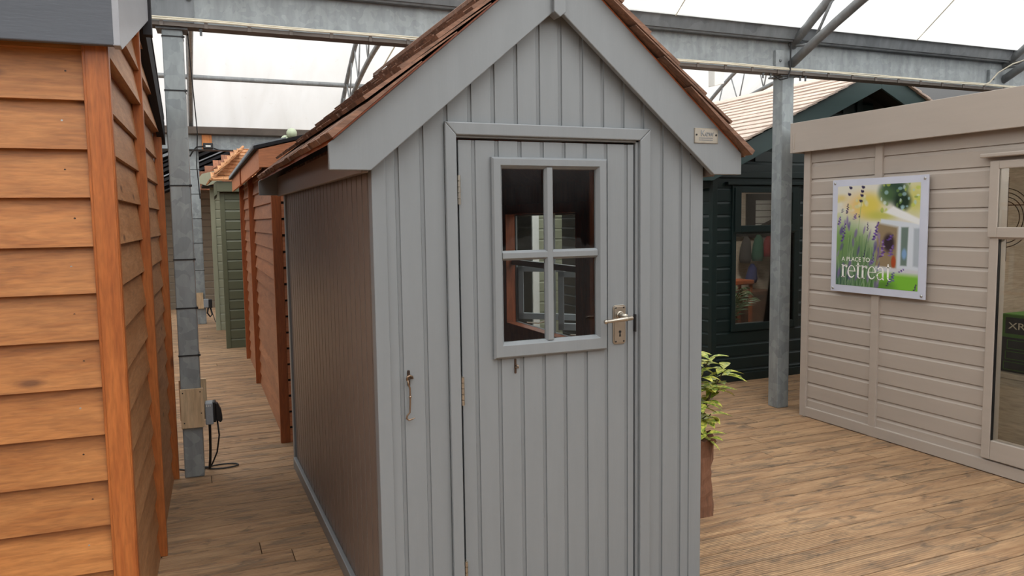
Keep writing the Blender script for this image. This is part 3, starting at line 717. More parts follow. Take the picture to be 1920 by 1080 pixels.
# ================================================================== orange lap clad shed on the left
random.seed(11)
th = math.radians(2.397); sd = (math.sin(th), math.cos(th)); nl = (math.cos(th), -math.sin(th))
O1 = (-.183, 2.70)
s1 = thing('timber_shed', 'large orange lap-boarded shed with a slate grey fascia, at the left edge beside the aisle', 'shed', (-1.2, 3.9, 0))
F1s = Fr(O1, sd, nl)                    # side: a away from viewer, b into the aisle
F1f = Fr(O1, (-nl[0], -nl[1]), (-sd[0], -sd[1]))    # front: a to the left, b to the viewer
SL1 = 2.335
m = MB(); lap(m, F1f, .055, 3.2, -.0, 2.16, .1486, proj=.032, base=-.038, jit=.003, split=(1.9,)); m.build('front_cladding', M['orange_x'], s1)
m = MB(); lap(m, F1s, .04, SL1-.02, -.0, 2.10, .1486, proj=.024, base=-.050, jit=.003, split=(1.17,))
lap(m, F1s, .04, SL1-.02, 2.08, 2.62, .1486, proj=.032, base=-.036, top=lambda z: (max(.04, (z-2.27)/.30), SL1-(z-2.27)/.30) if (z-2.27)/.30 < SL1/2 else None, split=(1.17,)); m.build('side_cladding', M['orange_y'], s1)
m = MB(); F1f.box(m, .0, .062, -.05, .004, 0, 2.12); m.build('front_corner_stile', M['orange_trim'], s1, bevel=.004)
m = MB(); F1s.box(m, 0.001, .040, -.07, .003, 0, 2.13); m.build('side_corner_stile', M['orange_trim'], s1, bevel=.004)
m = MB(); F1s.box(m, 1.15, 1.19, -.04, .004, 0, 2.42); m.build('cover_strip', M['orange_trim'], s1, bevel=.003)
m = MB(); F1s.box(m, SL1-.02, SL1+.02, -.04, .004, 0, 2.10); m.build('cover_strip', M['orange_trim'], s1, bevel=.003)
m = MB(); F1s.box(m, .04, SL1, -.3, -.05, 0, 2.08); F1f.box(m, .06, 3.2, -.5, -.04, 0, 2.14)
m.prism([F1s.p(.05, -.05, 2.08), F1s.p(SL1-.02, -.05, 2.08), F1s.p(SL1/2, -.05, 2.42)], F1s.n*-.2)
F1s.box(m, .04, .9, -.3, -.036, 2.08, 2.18); m.build('wall_core', M['inner'], s1)
m = MB(); F1f.box(m, -.03, 3.25, .03, .055, 2.085, 2.36); m.build('fascia_board', M['slate'], s1, bevel=.004)
m = MB(); bz = lambda a: 2.10+.30*a
m.prism([F1s.p(-.055, .022, 2.085), F1s.p(.0, .022, 2.085), F1s.p(SL1/2, .022, bz(SL1/2)+.0), F1s.p(SL1/2, .022, bz(SL1/2)+.3), F1s.p(-.055, .022, 2.38)], F1s.n*.022); m.build('bargeboard', M['slatesheen'], s1, bevel=.003)
m = MB(); F1s.box(m, SL1/2, SL1/2+.06, .020, .055, bz(SL1/2)-.06, bz(SL1/2)+.35); m.build('apex_block', M['felt'], s1)
m = MB(); ez = lambda a: bz(SL1/2)+.02-(a-SL1/2)*.36
m.prism([F1s.p(SL1/2, -.02, ez(SL1/2)), F1s.p(SL1+.08, -.02, ez(SL1+.08)), F1s.p(SL1+.08, -.02, ez(SL1+.08)+.13), F1s.p(SL1/2, -.02, ez(SL1/2)+.2)], F1s.n*.04); m.build('rear_bargeboard', M['felt'], s1)
m = MB()
for (a0, a1, z0, z1, bb) in ((-.10, SL1/2, 2.34, 2.75, .05), (SL1/2, SL1+.08, 2.75, 2.17, .02)):
    m.prism([F1s.p(a0, bb, z0), F1s.p(a1, bb, z1), F1s.p(a1, bb, z1+.02), F1s.p(a0, bb, z0+.02)], F1s.n*-3.3)
m.build('roof', M['felt'], s1)
# nails on the front boards
for k in range(1, 14):
    for zz in (.030, .085):
        a = .13+.012*math.sin(k*2.1+zz*30); zc = k*.1486+zz; b_ = -.036+.026*(1-zz/.1586)+.006*(zz/.1586)
        MB().cyl(F1f.p(a, b_-.002, zc), F1f.n, .0032, .003, 8).build('nail_head', M['wire'] if k % 3 else M['rivet'], s1)

# ================================================================== second orange shed, far side of the aisle
random.seed(5)
th2 = math.radians(.85); sd2 = (math.sin(th2), math.cos(th2)); nl2 = (-math.cos(th2), math.sin(th2))
O2 = (.577, 5.53)
s2 = thing('timber_shed', 'red-orange lap-boarded shed standing behind the grey shed, with a black felt roof', 'shed', (1.3, 7.4, 0))
F2s = Fr(O2, sd2, nl2); F2f = Fr(O2, (-nl2[0], -nl2[1]), (-sd2[0], -sd2[1])); SL2 = 3.72
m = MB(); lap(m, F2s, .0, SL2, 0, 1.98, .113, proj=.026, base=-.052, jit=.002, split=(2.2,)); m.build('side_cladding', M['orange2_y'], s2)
m = MB(); lap(m, F2f, .05, 1.33, 0, 1.98, .113, proj=.024, base=-.030, jit=.002); 
lap(m, F2f, .05, 1.33, 1.92, 2.2, .113, proj=.024, base=-.030, top=lambda z: ((z-1.92)/.25, 1.4-(z-1.92)/.25) if (z-1.92)/.25 < .7 else None); m.build('front_cladding', M['orange2_x'], s2)
m = MB(); F2f.box(m, -.002, .062, -.04, .006, 0, 1.95); m.build('corner_stile', M['orange2_trim'], s2, bevel=.004)
m = MB(); F2s.box(m, 2.2, 2.24, -.04, .012, 0, 1.98); m.build('cover_strip', M['orange2_trim'], s2, bevel=.003)
m = MB(); F2s.box(m, SL2-.03, SL2+.01, -.04, .012, 0, 1.98); m.build('cover_strip', M['orange2_trim'], s2, bevel=.003)
m = MB(); F2s.box(m, .02, SL2-.02, -1.33, -.05, 0, 1.9); m.build('wall_core', M['gap'], s2)
m = MB(); F2s.box(m, -.09, SL2+.1, .062, .080, 1.905, 2.04); m.build('fascia_board', M['orange2_x'], s2, bevel=.003)
m = MB(); F2s.box(m, 2.0, 2.03, .080, .092, 1.90, 2.045); m.build('fascia_joint', M['orange2_trim'], s2, bevel=.002)
m = MB(); gz = lambda a: 2.035+.25*(min(a, 1.4-a)+.08)
m.prism([F2f.p(-.08, .10, 1.915), F2f.p(.15, .10, 1.925), F2f.p(.7, .10, gz(.7)-.12), F2f.p(1.25, .10, 1.925), F2f.p(1.48, .10, 1.915), F2f.p(1.48, .10, gz(1.48)), F2f.p(.7, .10, gz(.7)), F2f.p(-.08, .10, gz(-.08))], F2f.n*.02)
m.build('bargeboard', M['orange2_x'], s2, bevel=.003)
m = MB()
for sg in (0, 1):
    a0, a1 = (-.11, .70) if not sg else (1.51, .70)
    z0, z1 = 2.035, 2.035+.25*.81
    m.hexa([F2f.p(a0, .13, z0), F2f.p(a1, .13, z1), F2f.p(a1, -SL2-.12, z1), F2f.p(a0, -SL2-.12, z0), F2f.p(a0, .13, z0+.022), F2f.p(a1, .13, z1+.022), F2f.p(a1, -SL2-.12, z1+.022), F2f.p(a0, -SL2-.12, z0+.022)])
m.build('felt_roof', M['felt'], s2)
m = MB(); k = -.05
while k < SL2+.1:
    m.prism([F2s.p(k, .113, 2.045), F2s.p(k+.022, .113, 2.045), F2s.p(k+.022, .113, 2.072), F2s.p(k, .113, 2.072)], F2s.n*-.22+Vector((0, 0, .055))); k += .085
m.build('corrugated_edge', M['socket'], s2)

# ================================================================== olive shed
random.seed(6)
s3 = thing('olive_shed', 'olive green shed with pale cedar shingles beyond the second orange shed', 'shed', (1.0, 10.8, 0))
F3f = Fr((.449, 10.1), (1, 0), (0, -1)); F3s = Fr((.449, 10.1), (.06, 1), (-1, .06))
m = MB(); lap(m, F3f, .055, 1.6, 0, 1.98, .1225, kind='ship'); m.build('front_cladding', M['olive'], s3)
m = MB(); lap(m, F3s, .0, 1.4, 0, 1.98, .1225, kind='ship'); m.build('side_cladding', M['olive'], s3)
m = MB(); F3f.box(m, 0, .055, -.03, .008, 0, 1.96); m.build('corner_stile', M['olive'], s3, bevel=.003)
m = MB(); F3f.box(m, .10, 1.6, -1.4, -.016, 0, 1.94); m.build('wall_core', M['gap'], s3)
m = MB(); F3f.box(m, -.03, 1.7, .05, .075, 1.93, 2.055); m.build('fascia_board', M['olive'], s3, bevel=.003)
m = MB(); m.prism([(.385, 10.025, 1.87), (.42, 10.025, 1.90), (.42, 10.025, 2.055), (.385, 10.025, 2.03)], (.05, 1.4, 0)); m.build('side_fascia', M['olive'], s3, bevel=.003)
m = MB(); shingles(m, (.36, 10.0, 2.06), (1, 0, 0), (0, .88, .47), 1.4, .98, .10, .012, .1, .2, None, 0, .01, left=lambda q: q*.45); m.build('shingle_roof', M['cedarlight'], s3)
m = MB(); shingles(m, (.35, 11.45, 2.06), (0, -1, 0), (.72, 0, .69), 1.45, .55, .1, .012, .1, .2, None, 0, .01); m.build('shingle_hip', M['cedarlight'], s3)
m = MB(); m.tube([(.37, 9.99, 2.075), (.58, 10.40, 2.31), (.80, 10.85, 2.55)], .018, 8); m.build('hip_capping', M['cedarlight'], s3)

# pale sage shed
s4 = thing('sage_shed', 'pale sage green shed with a cream bargeboard, partly hidden behind the olive shed', 'shed', (.9, 12.6, 0))
F4 = Fr((.40, 11.9), (1, 0), (0, -1))
m = MB(); lap(m, F4, .06, 1.4, .0, 2.1, .125, kind='ship'); m.build('front_cladding', M['pale'], s4)
m = MB(); F4.box(m, 0, .062, -.03, .01, 0, 2.1); m.build('corner_stile', M['pale'], s4, bevel=.003)
m = MB(); m.box(.42, 1.8, 11.92, 12.4, 0, 2.05); m.build('wall_core', M['gap'], s4)
m = MB(); m.prism([(.265, 11.6, 2.10), (.36, 11.6, 2.07), (.56, 11.6, 2.135), (.56, 11.6, 2.30), (.30, 11.6, 2.235), (.265, 11.6, 2.19)], (0, .03, 0)); m.build('bargeboard', M['pale'], s4, bevel=.003)
m = MB(); m.box(.30, .56, 11.63, 12.3, 2.06, 2.09); m.build('soffit', M['gap'], s4)

# brown shed at the far end with cedar roof
s5 = thing('brown_shed', 'brown-grey boarded shed with an orange shingle roof at the far end of the left aisle', 'shed', (0, 16, 0))
F5 = Fr((-.9, 15.2), (1, 0), (0, -1))
m = MB(); lap(m, F5, 0, 1.42, .0, 2.25, .125, kind='ship'); m.build('front_cladding', M['brown'], s5)
m = MB(); F5.box(m, 1.42, 1.50, -.6, .01, 0, 2.25); m.build('corner_stile', M['brown'], s5, bevel=.003)
m = MB(); F5.box(m, 0, 1.45, -1.5, -.016, 0, 2.2); m.build('wall_core', M['gap'], s5)
m = MB(); F5.box(m, -.2, 1.0, .15, .18, 2.16, 2.26); m.build('fascia_board', M['orange2_x'], s5)
m = MB(); random.seed(8); shingles(m, (-1.2, 13.8, 2.20), (1, 0, 0), (0, .83, .42), 2.6, 2.0, .16, .016, .12, .24, None, 0, .01)
sh = m.build('shingle_roof', M['cedarmid'], s5)
m = MB()
for k in range(9):
    x0 = .16+k*.12; z0 = 2.11+k*.085
    m.prism([(x0, 12.915, z0), (x0+.14, 12.915, z0+.099), (x0+.13, 12.915, z0+.135), (x0-.012, 12.915, z0+.036)], (0, .05, 0))
m.build('verge_shingles', M['cedarmid'], s5)
m = MB(); shingles(m, (-.3, 12.97, 2.06), (1, 0, 0), (0, .4, .87), 1.5, .75, .10, .012, .1, .2, None, 0, .008, left=lambda q: .50+(.90*q-.05)/.71); m.build('front_shingles', M['cedarmid'], s5)
# dark slatted pergola roof
t = thing('slatted_canopy', 'dark slatted canopy roof below the far steel beam', 'canopy', (.6, 14, 2.2))
for k in range(10):
    y0 = 13.42; x0 = -.4; z0 = 1.98+k*.075; x1 = x0+(2.98-z0)/.46
    MB().prism([(x0, y0, z0), (x1, y0, 2.98), (x1, y0, 2.98+(.045 if k % 3 else .02)), (x0, y0, z0+(.045 if k % 3 else .02))], (0, .2, 0)).build('slat', (M['black'], M['socket'], M['felt'], M['felt'])[(k*7) % 4], t)
m = MB(); m.prism([(-.4, 13.66, 1.95), (1.7, 13.66, 2.92), (1.7, 13.66, 3.0), (-.4, 13.66, 3.0)], (0, .03, 0)); m.build('backing_sheet', M['felt'], t)
# two green ball finials
for x, z, y, r in ((1.266, 2.606, 9.6, .062), (1.20, 2.53, 9.65, .058)):
    t = thing('ball_topped_pole', 'larger pale green ball above the second orange shed roof' if r > .06 else 'lower pale green ball, half hidden behind the roof edge', 'ball', (x, y, 0), 'pale green balls over the roofs')
    MB().sphere((x, y, z), r, 20, 12).build('ball', M['yellow'], t, smooth=True)
    MB().tube([(x, y, 0), (x, y, z-r+.005)], .012, 8).build('pole', M['olive'], t)
    MB().tube([(x, y, 0), (x, y, .012)], .03, 12).build('foot', M['olive'], t)

# ================================================================== boards and sockets on the left posts
t = thing('plywood_backboard', 'pair of plywood boards clamped round the near left post', 'board', (.01, 5.0, .31))
u = BU; 
def nb(mb, a0, a1, b0, b1, z0, z1):
    mb.hexa([BP(a0, b0, z0), BP(a1, b0, z0), BP(a1, b1, z0), BP(a0, b1, z0), BP(a0, b0, z1), BP(a1, b0, z1), BP(a1, b1, z1), BP(a0, b1, z1)]); return mb
nb(MB(), -.057, .074, .003, .018, .312, .553).build('front_board', M['ply'], t, bevel=.002)
nb(MB(), -.070, .088, -.135, -.118, .33, .585).build('rear_board', M['ply'], t, bevel=.002)
for a, z in ((-.042, .530), (.056, .532), (.058, .40), (-.04, .345)): MB().cyl(BP(a, .018, z), BN, .004, .001, 8).build('screw', M['black'], t)
t = thing('outdoor_socket', 'grey weatherproof socket box on the side of the near plywood board', 'socket', (.11, 5.0, .3))
nb(MB(), .078, .125, -.08, .005, .318, .455).build('socket_box', M['socket'], t, bevel=.008)
nb(MB(), .122, .140, -.08, .0, .33, .457).build('socket_lid', M['black'], t, bevel=.006)
m = MB(); m.prism([BP(.138, 0, .345), BP(.165, 0, .325), BP(.176, 0, .34), BP(.170, 0, .40), BP(.150, 0, .445), BP(.138, 0, .45)], -BN*.06); m.build('plug', M['black'], t, bevel=.005)
m = MB()
for k in range(3): nb(m, .086+k*.010, .091+k*.010, .0055, .007, .432, .444)
m.build('breaker_marks', M['white'], t)
MB().cyl(BP(.100, .005, .375), BN, .010, .002, 14).build('knockout', M['socket'], t)
m = MB(); m.tube([BP(.10, -.03, .32), BP(.10, -.03, .27), BP(.097, -.05, .16), BP(.092, -.08, .08), BP(.085, -.10, .015)], .008, 8)
m.tube([BP(.145, -.03, .335), BP(.152, -.03, .24), BP(.135, -.05, .13), BP(.105, -.10, .05), BP(.09, -.14, .012), BP(.05, -.17, .008), BP(-.02, -.19, .008)], .005, 8)
m.tube([BP(.075+.09+.09*math.cos(q*math.pi/10), -.14+.045*math.sin(q*math.pi/10), .008) for q in range(20)], .005, 8, closed=True)
m.tube([BP(.08, -.13, .010), BP(-.05, -.15, .006), BP(-.12, -.2, .006)], .005, 8)
tag(recenter(m.build('power_cable', M['black'], smooth=True), (.1, 5.1, 0)), 'black cable dropping from the near socket and coiled on the decking', 'cable')
t = thing('plywood_backboard', 'small plywood board on the far left post', 'board', (.21, 12.7, .24))
MB().box(.16, .262, 12.72, 12.755, .245, .49).build('front_board', M['ply'], t, bevel=.002)
t = thing('outdoor_socket', 'small grey and black socket on the far left post', 'socket', (.32, 12.7, .27))
MB().box(.262, .335, 12.69, 12.754, .26, .39).build('socket_box', M['socket'], t, bevel=.008)
MB().box(.335, .385, 12.69, 12.75, .25, .385).build('socket_lid', M['black'], t, bevel=.01)
m = MB(); m.tube([(.33, 12.74, .27), (.31, 12.74, .17), (.35, 12.74, .11), (.38, 12.74, .15), (.36, 12.75, .25)], .013, 8); m.tube([(.37, 12.74, .22), (.42, 12.7, .03), (.5, 12.6, .006), (.75, 12.4, .006)], .006, 8)
tag(recenter(m.build('power_cable', M['black'], smooth=True), (.35, 12.7, 0)), 'black cable hanging from the far socket across the floor', 'cable')

# ================================================================== taupe garden building
random.seed(12)
TX = 4.37
tb = thing('garden_room', 'taupe garden building with horizontal boards and a flat roof, on the right', 'garden building', (5.5, 3.0, 0))
FT = Fr((TX, 4.553), (0, -1), (-1, 0))   # a runs towards the viewer
aw0, aw1 = 4.553-3.06, 4.553-1.35        # window span in a
m = MB()
lap(m, FT, .062, 6.5, .035, 2.06, .1190, kind='ship', holes=((aw0+.01, aw1, .10, 1.85),), base=-.006)
m.build('front_cladding', M['taupe'], tb)
for (a0, a1, z0, z1, nm) in ((0, .062, -.0, 2.05, 'corner_stile'), (.652, .712, .0, 2.05, 'cover_strip')):
    k = MB(); FT.box(k, a0, a1, -.03, .010, z0, z1); k.build(nm, M['taupe'], tb, bevel=.003)
k = MB(); FT.box(k, .062, 6.5, -.02, .012, .004, .078); k.build('base_rail', M['taupe'], tb, bevel=.004)
k = MB(); FT.box(k, -.06, 6.6, .05, .072, 2.020, 2.245); k.build('fascia_board', M['taupe'], tb, bevel=.003)
k = MB(); FT.box(k, -.082, -.06, -3, .072, 2.020, 2.245); k.build('end_fascia', M['taupe'], tb, bevel=.003)
k = MB(); FT.box(k, -.045, -.035, .070, .078, 2.045, 2.17); k.build('joint_block', M['taupe'], tb, bevel=.003)
k = MB(); FT.box(k, -.06, 6.6, -3, .06, 2.06, 2.22); k.build('flat_roof', M['felt'], tb)
# rear and end walls, room inside
k = MB(); FT.box(k, 0, .03, -2.6, 0, 0, 2.05); k.build('end_wall', M['taupe'], tb)
k = MB(); FT.box(k, .03, aw0, -.035, -.022, 0, 2.05); FT.box(k, .03, .05, -2.6, -.03, 0, 2.05); FT.box(k, .03, 6.5, -2.6, -2.57, 0, 2.05); FT.box(k, aw0, 6.5, -.035, -.022, 1.86, 2.05); FT.box(k, aw1, 6.5, -.035, -.022, 0, 1.9)
FT.box(k, .03, 6.5, -2.6, -.03, 0.0, .02); FT.box(k, 0, 6.5, -2.6, -.03, 2.04, 2.055); FT.box(k, 6.4, 6.5, -2.6, 0, 0, 2.05)
k.build('inner_lining', M['room'], tb)
# window and sash
wz = [(.088, .205), (1.385, 1.455), (1.805, 1.850)]
k = MB()
FT.box(k, aw0, aw0+.055, -.05, .024, .088, 1.848); FT.box(k, aw1-.055, aw1, -.05, .024, .088, 1.848)
for (q0, q1) in ((.088, .205), (1.395, 1.425), (1.81, 1.848)): FT.box(k, aw0+.055, aw1-.055, -.049, .023, q0, q1)
wf = k.build('window_frame', M['taupe'], tb, bevel=.005)
k = MB(); FT.box(k, aw0-.005, aw0+.05, .0242, .036, 1.405, 1.845); FT.box(k, aw0+.05, aw1, .0242, .0355, 1.405, 1.465); FT.box(k, aw0+.05, aw1, .0242, .0355, 1.80, 1.845); k.build('top_sash', M['taupe'], wf, bevel=.004)
k = MB(); FT.box(k, aw0+.0552, aw0+.060, .002, .020, .206, 1.394); k.build('glazing_seal', M['black'], wf)
k = MB(); FT.box(k, aw0+.05, aw1-.05, .0, .004, .20, 1.40); k.build('main_pane', M['glassflat'], wf)
k = MB(); FT.box(k, aw0+.045, aw1-.05, .022, .025, 1.46, 1.805); k.build('top_pane', M['glassflat'], wf)
k = MB(); FT.box(k, aw0-.058, aw1+.05, -.0, .055, 1.868, 1.892); k.build('drip_board', M['taupe'], tb, bevel=.006)
# added fill light to brighten the garden room, out of view beside the glass
lt = thing('added_fill_lamp', 'added unseen fill light under the ceiling inside the taupe building', 'lamp', (5.6, 2.2, 2.0))
MB().tube([(5.6, 2.2, 2.03), (5.6, 2.2, 1.99)], .14, 20).build('glow_disc', emit('added_warm_glow', (1, .93, .85, 1), 170), lt)
# white chest and dark box
t = thing('storage_chest', 'pale white-washed chest inside the window of the taupe building', 'chest', (5.25, 2.9, .02))
MB().box(4.95, 5.55, 2.20, 3.41, .02, .46).build('body', M['chest'], t, bevel=.004)
MB().box(4.93, 5.57, 2.18, 3.43, .465, .50).build('top', M['chest'], t, bevel=.004)
t = thing('games_box', 'black and green cardboard box with panel pictures on the white chest', 'box', (5.25, 3.0, .50))
bx = MB().box(4.98, 5.30, 2.55, 3.40, .5005, .885).build('carton', M['boxgreen'], t, bevel=.01)
MB().box(4.976, 4.981, 2.56, 3.39, .5005, .73).build('front_label', M['boxblack'], t)
MB().box(4.974, 4.981, 2.60, 3.365, .755, .862).build('title_band', M['boxblack'], t)
text_on('box_lettering', 'XRocker', .062, (4.9725, 3.345, .788), (0, -1, 0), (0, 0, 1), M['cream'], t, width=.31)
m = MB()
def outl(y0, y1, z0, z1, w=.004):
    for (a, b, p, q) in ((y0, y1, z0, z0+w), (y0, y1, z1-w, z1), (y0, y0+w, z0, z1), (y1-w, y1, z0, z1)): m.box(4.9735, 4.9765, a, b, p, q)
outl(3.12, 3.35, .655, .715); outl(3.12, 3.36, .585, .640); outl(3.14, 3.37, .515, .570); m.build('panel_outlines', M['boxgreen'], t)
# wire ring decoration
t = thing('wire_wall_decoration', 'concentric dark wire hoops seen in the top pane of the taupe building', 'decoration', (5.4, 3.68, 1.3))
for r in (.21, .18, .15, .12): MB().tube([(5.4, 3.70-r*.95*math.sin(q*math.pi/20), 1.51+r*math.cos(q*math.pi/20)) for q in range(21)], .0032, 6).build('wire_hoop', M['wire'], t, smooth=True)
MB().tube([(5.4, 3.70, 1.60), (5.4, 2.9, 1.60)], .004, 6).build('cross_wire', M['wire'], t)
MB().box(5.40, 5.43, 3.69, 3.75, 1.2, 1.8).build('backing_post', M['wire'], t)

# ------------------------------------------------------------------ poster
random.seed(21)
import numpy as np
def poster_rgb(s, t):
    """printed garden photograph: s from left to right, t from top to bottom (arrays)"""
    def cc_(r, g, b): return np.array([r, g, b], float)/255
    img = np.ones(s.shape+(3,))*cc_(222, 220, 208)
    def blob(cx, cy, rx, ry, col, soft=.5, op=1.0, rot=0):
        nonlocal img
        dx, dy = s-cx, t-cy; cr, sr = math.cos(rot), math.sin(rot)
        d = np.sqrt(((dx*cr+dy*sr)/rx)**2+((-dx*sr+dy*cr)/ry)**2)
        k = np.clip((1-d)/soft, 0, 1); k = (k*k*(3-2*k)*op)[..., None]; img = img*(1-k)+cc_(*col)*k
    def poly(pts, col, soft=.012, op=1.0):
        nonlocal img
        d = np.full(s.shape, 9.0); n = len(pts)
        area = sum(pts[i][0]*pts[(i+1) % n][1]-pts[(i+1) % n][0]*pts[i][1] for i in range(n))
        for i in range(n):
            (x0, y0), (x1, y1) = pts[i], pts[(i+1) % n]; L = math.hypot(x1-x0, y1-y0)
            e = ((x1-x0)*(t-y0)-(y1-y0)*(s-x0))/L*(1 if area > 0 else -1); d = np.minimum(d, e)
        k = (np.clip(d/soft+.5, 0, 1)*op)[..., None]; img = img*(1-k)+cc_(*col)*k
    R_ = np.random.RandomState(4)
    blob(.30, .20, .30, .20, (232, 196, 130), .9); blob(.42, .20, .24, .18, (222, 204, 96), .8); blob(.05, .12, .12, .06, (220, 196, 120), .9, .8)
    blob(.95, .15, .25, .25, (206, 204, 120), .9); blob(.55, .30, .3, .08, (190, 190, 80), .9, .8)
    blob(.70, .06, .22, .16, (52, 76, 60), .6); blob(.80, .17, .14, .12, (40, 58, 44), .6); blob(.62, .10, .14, .12, (84, 112, 70), .7, .7)
    for k in range(34): blob(R_.uniform(.55, 1), R_.uniform(0, .26), R_.uniform(.012, .035), R_.uniform(.010, .03), [(170, 205, 215), (215, 235, 235), (190, 205, 90), (120, 150, 80)][R_.randint(4)], .4, .65)
    for k in range(20): blob(R_.uniform(0, .4), R_.uniform(.1, .45), R_.uniform(.02, .05), R_.uniform(.02, .04), [(228, 226, 214), (214, 206, 130), (200, 214, 190)][R_.randint(3)], .6, .5)
    # ground foliage
    blob(.1, .62, .5, .40, (122, 158, 92), .8); blob(.3, .75, .45, .35, (110, 140, 96), .8); blob(.1, .98, .55, .28, (70, 100, 84), .8); blob(.45, .98, .4, .2, (84, 122, 72), .8)
    # summerhouse
    poly([(.56, .33), (1.02, .38), (1.02, .86), (.50, .84)], (214, 222, 232))
    poly([(.60, .27), (.70, .21), (1.02, .34), (1.02, .395)], (238, 240, 240), .02)
    poly([(.52, .37), (.76, .41), (.75, .80), (.50, .79)], (150, 132, 104), .03); blob(.66, .56, .09, .12, (62, 50, 56), .6); blob(.72, .74, .035, .08, (170, 80, 50), .5)
    poly([(.80, .41), (.88, .41), (.87, .77), (.80, .77)], (112, 130, 122), .015); blob(.84, .66, .04, .07, (130, 165, 205), .6)
    poly([(.94, .42), (1.02, .42), (1.02, .78), (.94, .77)], (176, 186, 196), .02)
    poly([(.50, .79), (1.02, .81), (1.02, .86), (.48, .84)], (208, 210, 216), .02)
    poly([(.55, .85), (1.05, .86), (1.05, 1.05), (.50, 1.05)], (126, 188, 64), .05); blob(.62, .98, .2, .09, (96, 142, 60), .8)
    # stems
    for k in range(70):
        x0 = R_.uniform(-.02, .5); x1 = x0+R_.uniform(-.05, .14); ytop = R_.uniform(.45, .85); n = 14
        cl = [(150, 180, 140), (96, 130, 92), (64, 92, 76), (170, 190, 150)][R_.randint(4)]
        for (a, b) in ((0, 1),): poly([(x0-.003, 1.02), (x1-.003, ytop), (x1+.003, ytop), (x0+.004, 1.02)], cl, .006, .6)
    # soft lavender
    for k in range(34):
        x, y = R_.uniform(0, .55), R_.uniform(.35, .98)
        blob(x, y, R_.uniform(.012, .03), R_.uniform(.04, .08), [(120, 96, 160), (98, 84, 140), (150, 130, 178)][R_.randint(3)], .6, .65, R_.uniform(-.1, .4))
    # sharp lavender heads
    def spike(x, y, L, w, rot, cols, n=9):
        for k in range(n):
            f = k/(n-1); cx = x+math.sin(rot)*L*f+R_.uniform(-1, 1)*w*.25; cy = y-math.cos(rot)*L*f
            blob(cx+w*.35*(1 if k % 2 else -1)*(1-f*.6), cy, w*(.75-.35*f), L/n*.75, cols[k % len(cols)], .35, .95)
    dk = [(62, 50, 84), (84, 66, 112)]; pu = [(92, 66, 140), (122, 94, 172), (80, 58, 120)]
    for (x, y) in ((.335, .02), (.325, .06), (.32, .10), (.31, .155), (.175, .02), (.16, .085)): blob(x, y, .024, .017, (52, 46, 74), .4); blob(x-.016, y-.008, .010, .012, (64, 54, 92), .4)
    poly([(.265, .55), (.312, .16), (.318, .16), (.272, .55)], (150, 176, 120), .006)
    spike(.13, .27, .09, .022, .15, dk); spike(.07, .26, .03, .02, 0, dk, 4); spike(.24, .33, .05, .03, .1, pu, 6); spike(.29, .31, .02, .018, 0, dk, 3)
    spike(.08, .55, .17, .026, .15, pu, 12); spike(.03, .38, .07, .024, .2, pu, 6); spike(.48, .53, .17, .032, .28, pu, 12); spike(.40, .44, .07, .014, 0, dk, 6)
    spike(.585, .69, .15, .034, .06, [(96, 64, 130), (160, 136, 190), (110, 78, 150)], 12); spike(.565, .70, .01, .02, 0, dk, 2); spike(.66, .53, .06, .034, .7, pu, 6); spike(.68, .68, .1, .035, .3, [(130, 104, 166), (110, 84, 150)], 8)
    spike(.70, .93, .09, .035, .3, [(88, 76, 140), (108, 92, 160)], 8); spike(.80, .83, .05, .02, 1.0, pu, 5); spike(.66, .97, .03, .025, 0, dk, 4); spike(.97, .99, .05, .02, .2, dk, 5)
    spike(.36, .70, .06, .012, .2, dk, 5); spike(.47, .76, .10, .018, .15, pu, 8)
    return np.clip(img, 0, 1)
t = thing('garden_poster', 'square lavender garden poster with white lettering, screwed to the taupe wall', 'poster', (4.34, 3.86, 1.0))
PX = 4.345
pn = MB().box(PX-.006, PX+.004, 3.466, 4.243, 1.0, 1.795).build('backing_panel', M['posterback'] if 'posterback' in M else paint('pale_blue_panel', c(206, 210, 226), .25, .03), t, bevel=.001)
NS, NT = 170, 176; y0p, y1p, zt_p, zb_p = 4.196, 3.520, 1.749, 1.049
ss, tt = np.meshgrid(np.linspace(0, 1, NS+1), np.linspace(0, 1, NT+1)); rgb = poster_rgb(ss, tt)
lin = np.where(rgb <= .04045, rgb/12.92, ((rgb+.055)/1.055)**2.4)
vs = [(PX-.0068-4.34, y0p+(y1p-y0p)*ss[j, i]-3.86, zt_p+(zb_p-zt_p)*tt[j, i]-1.0) for j in range(NT+1) for i in range(NS+1)]
fs = [(j*(NS+1)+i, (j+1)*(NS+1)+i, (j+1)*(NS+1)+i+1, j*(NS+1)+i+1) for j in range(NT) for i in range(NS)]
me = bpy.data.meshes.new('printed_photo'); me.from_pydata(vs, [], fs); me.update()
ca = me.color_attributes.new('print', 'FLOAT_COLOR', 'POINT')
buf = np.ones(((NT+1)*(NS+1), 4), dtype=np.float32); buf[:, :3] = lin.reshape(-1, 3); ca.data.foreach_set('color', buf.ravel())
mp_, n_, b_ = newmat('poster_print'); at = N(n_, 'ShaderNodeVertexColor'); at.layer_name = 'print'; n_.links.new(at.outputs[0], b_.inputs['Base Color']); b_.inputs['Roughness'].default_value = .25
me.materials.append(mp_); po = bpy.data.objects.new('printed_photo', me); COL.objects.link(po); po.parent = t
for (y, z) in ((4.222, 1.772), (3.49, 1.772), (4.222, 1.022), (3.49, 1.022)):
    m = MB(); m.cyl((PX+.02, y, z), (-1, 0, 0), .009, .03, 14); m.tube([(PX-.010, y, z), (PX-.014, y, z)], [.009, .005], 14); m.build('fixing_screw', M['rivet'], t, smooth=False)
wt = plain('white_print', c(248, 248, 242), .3)
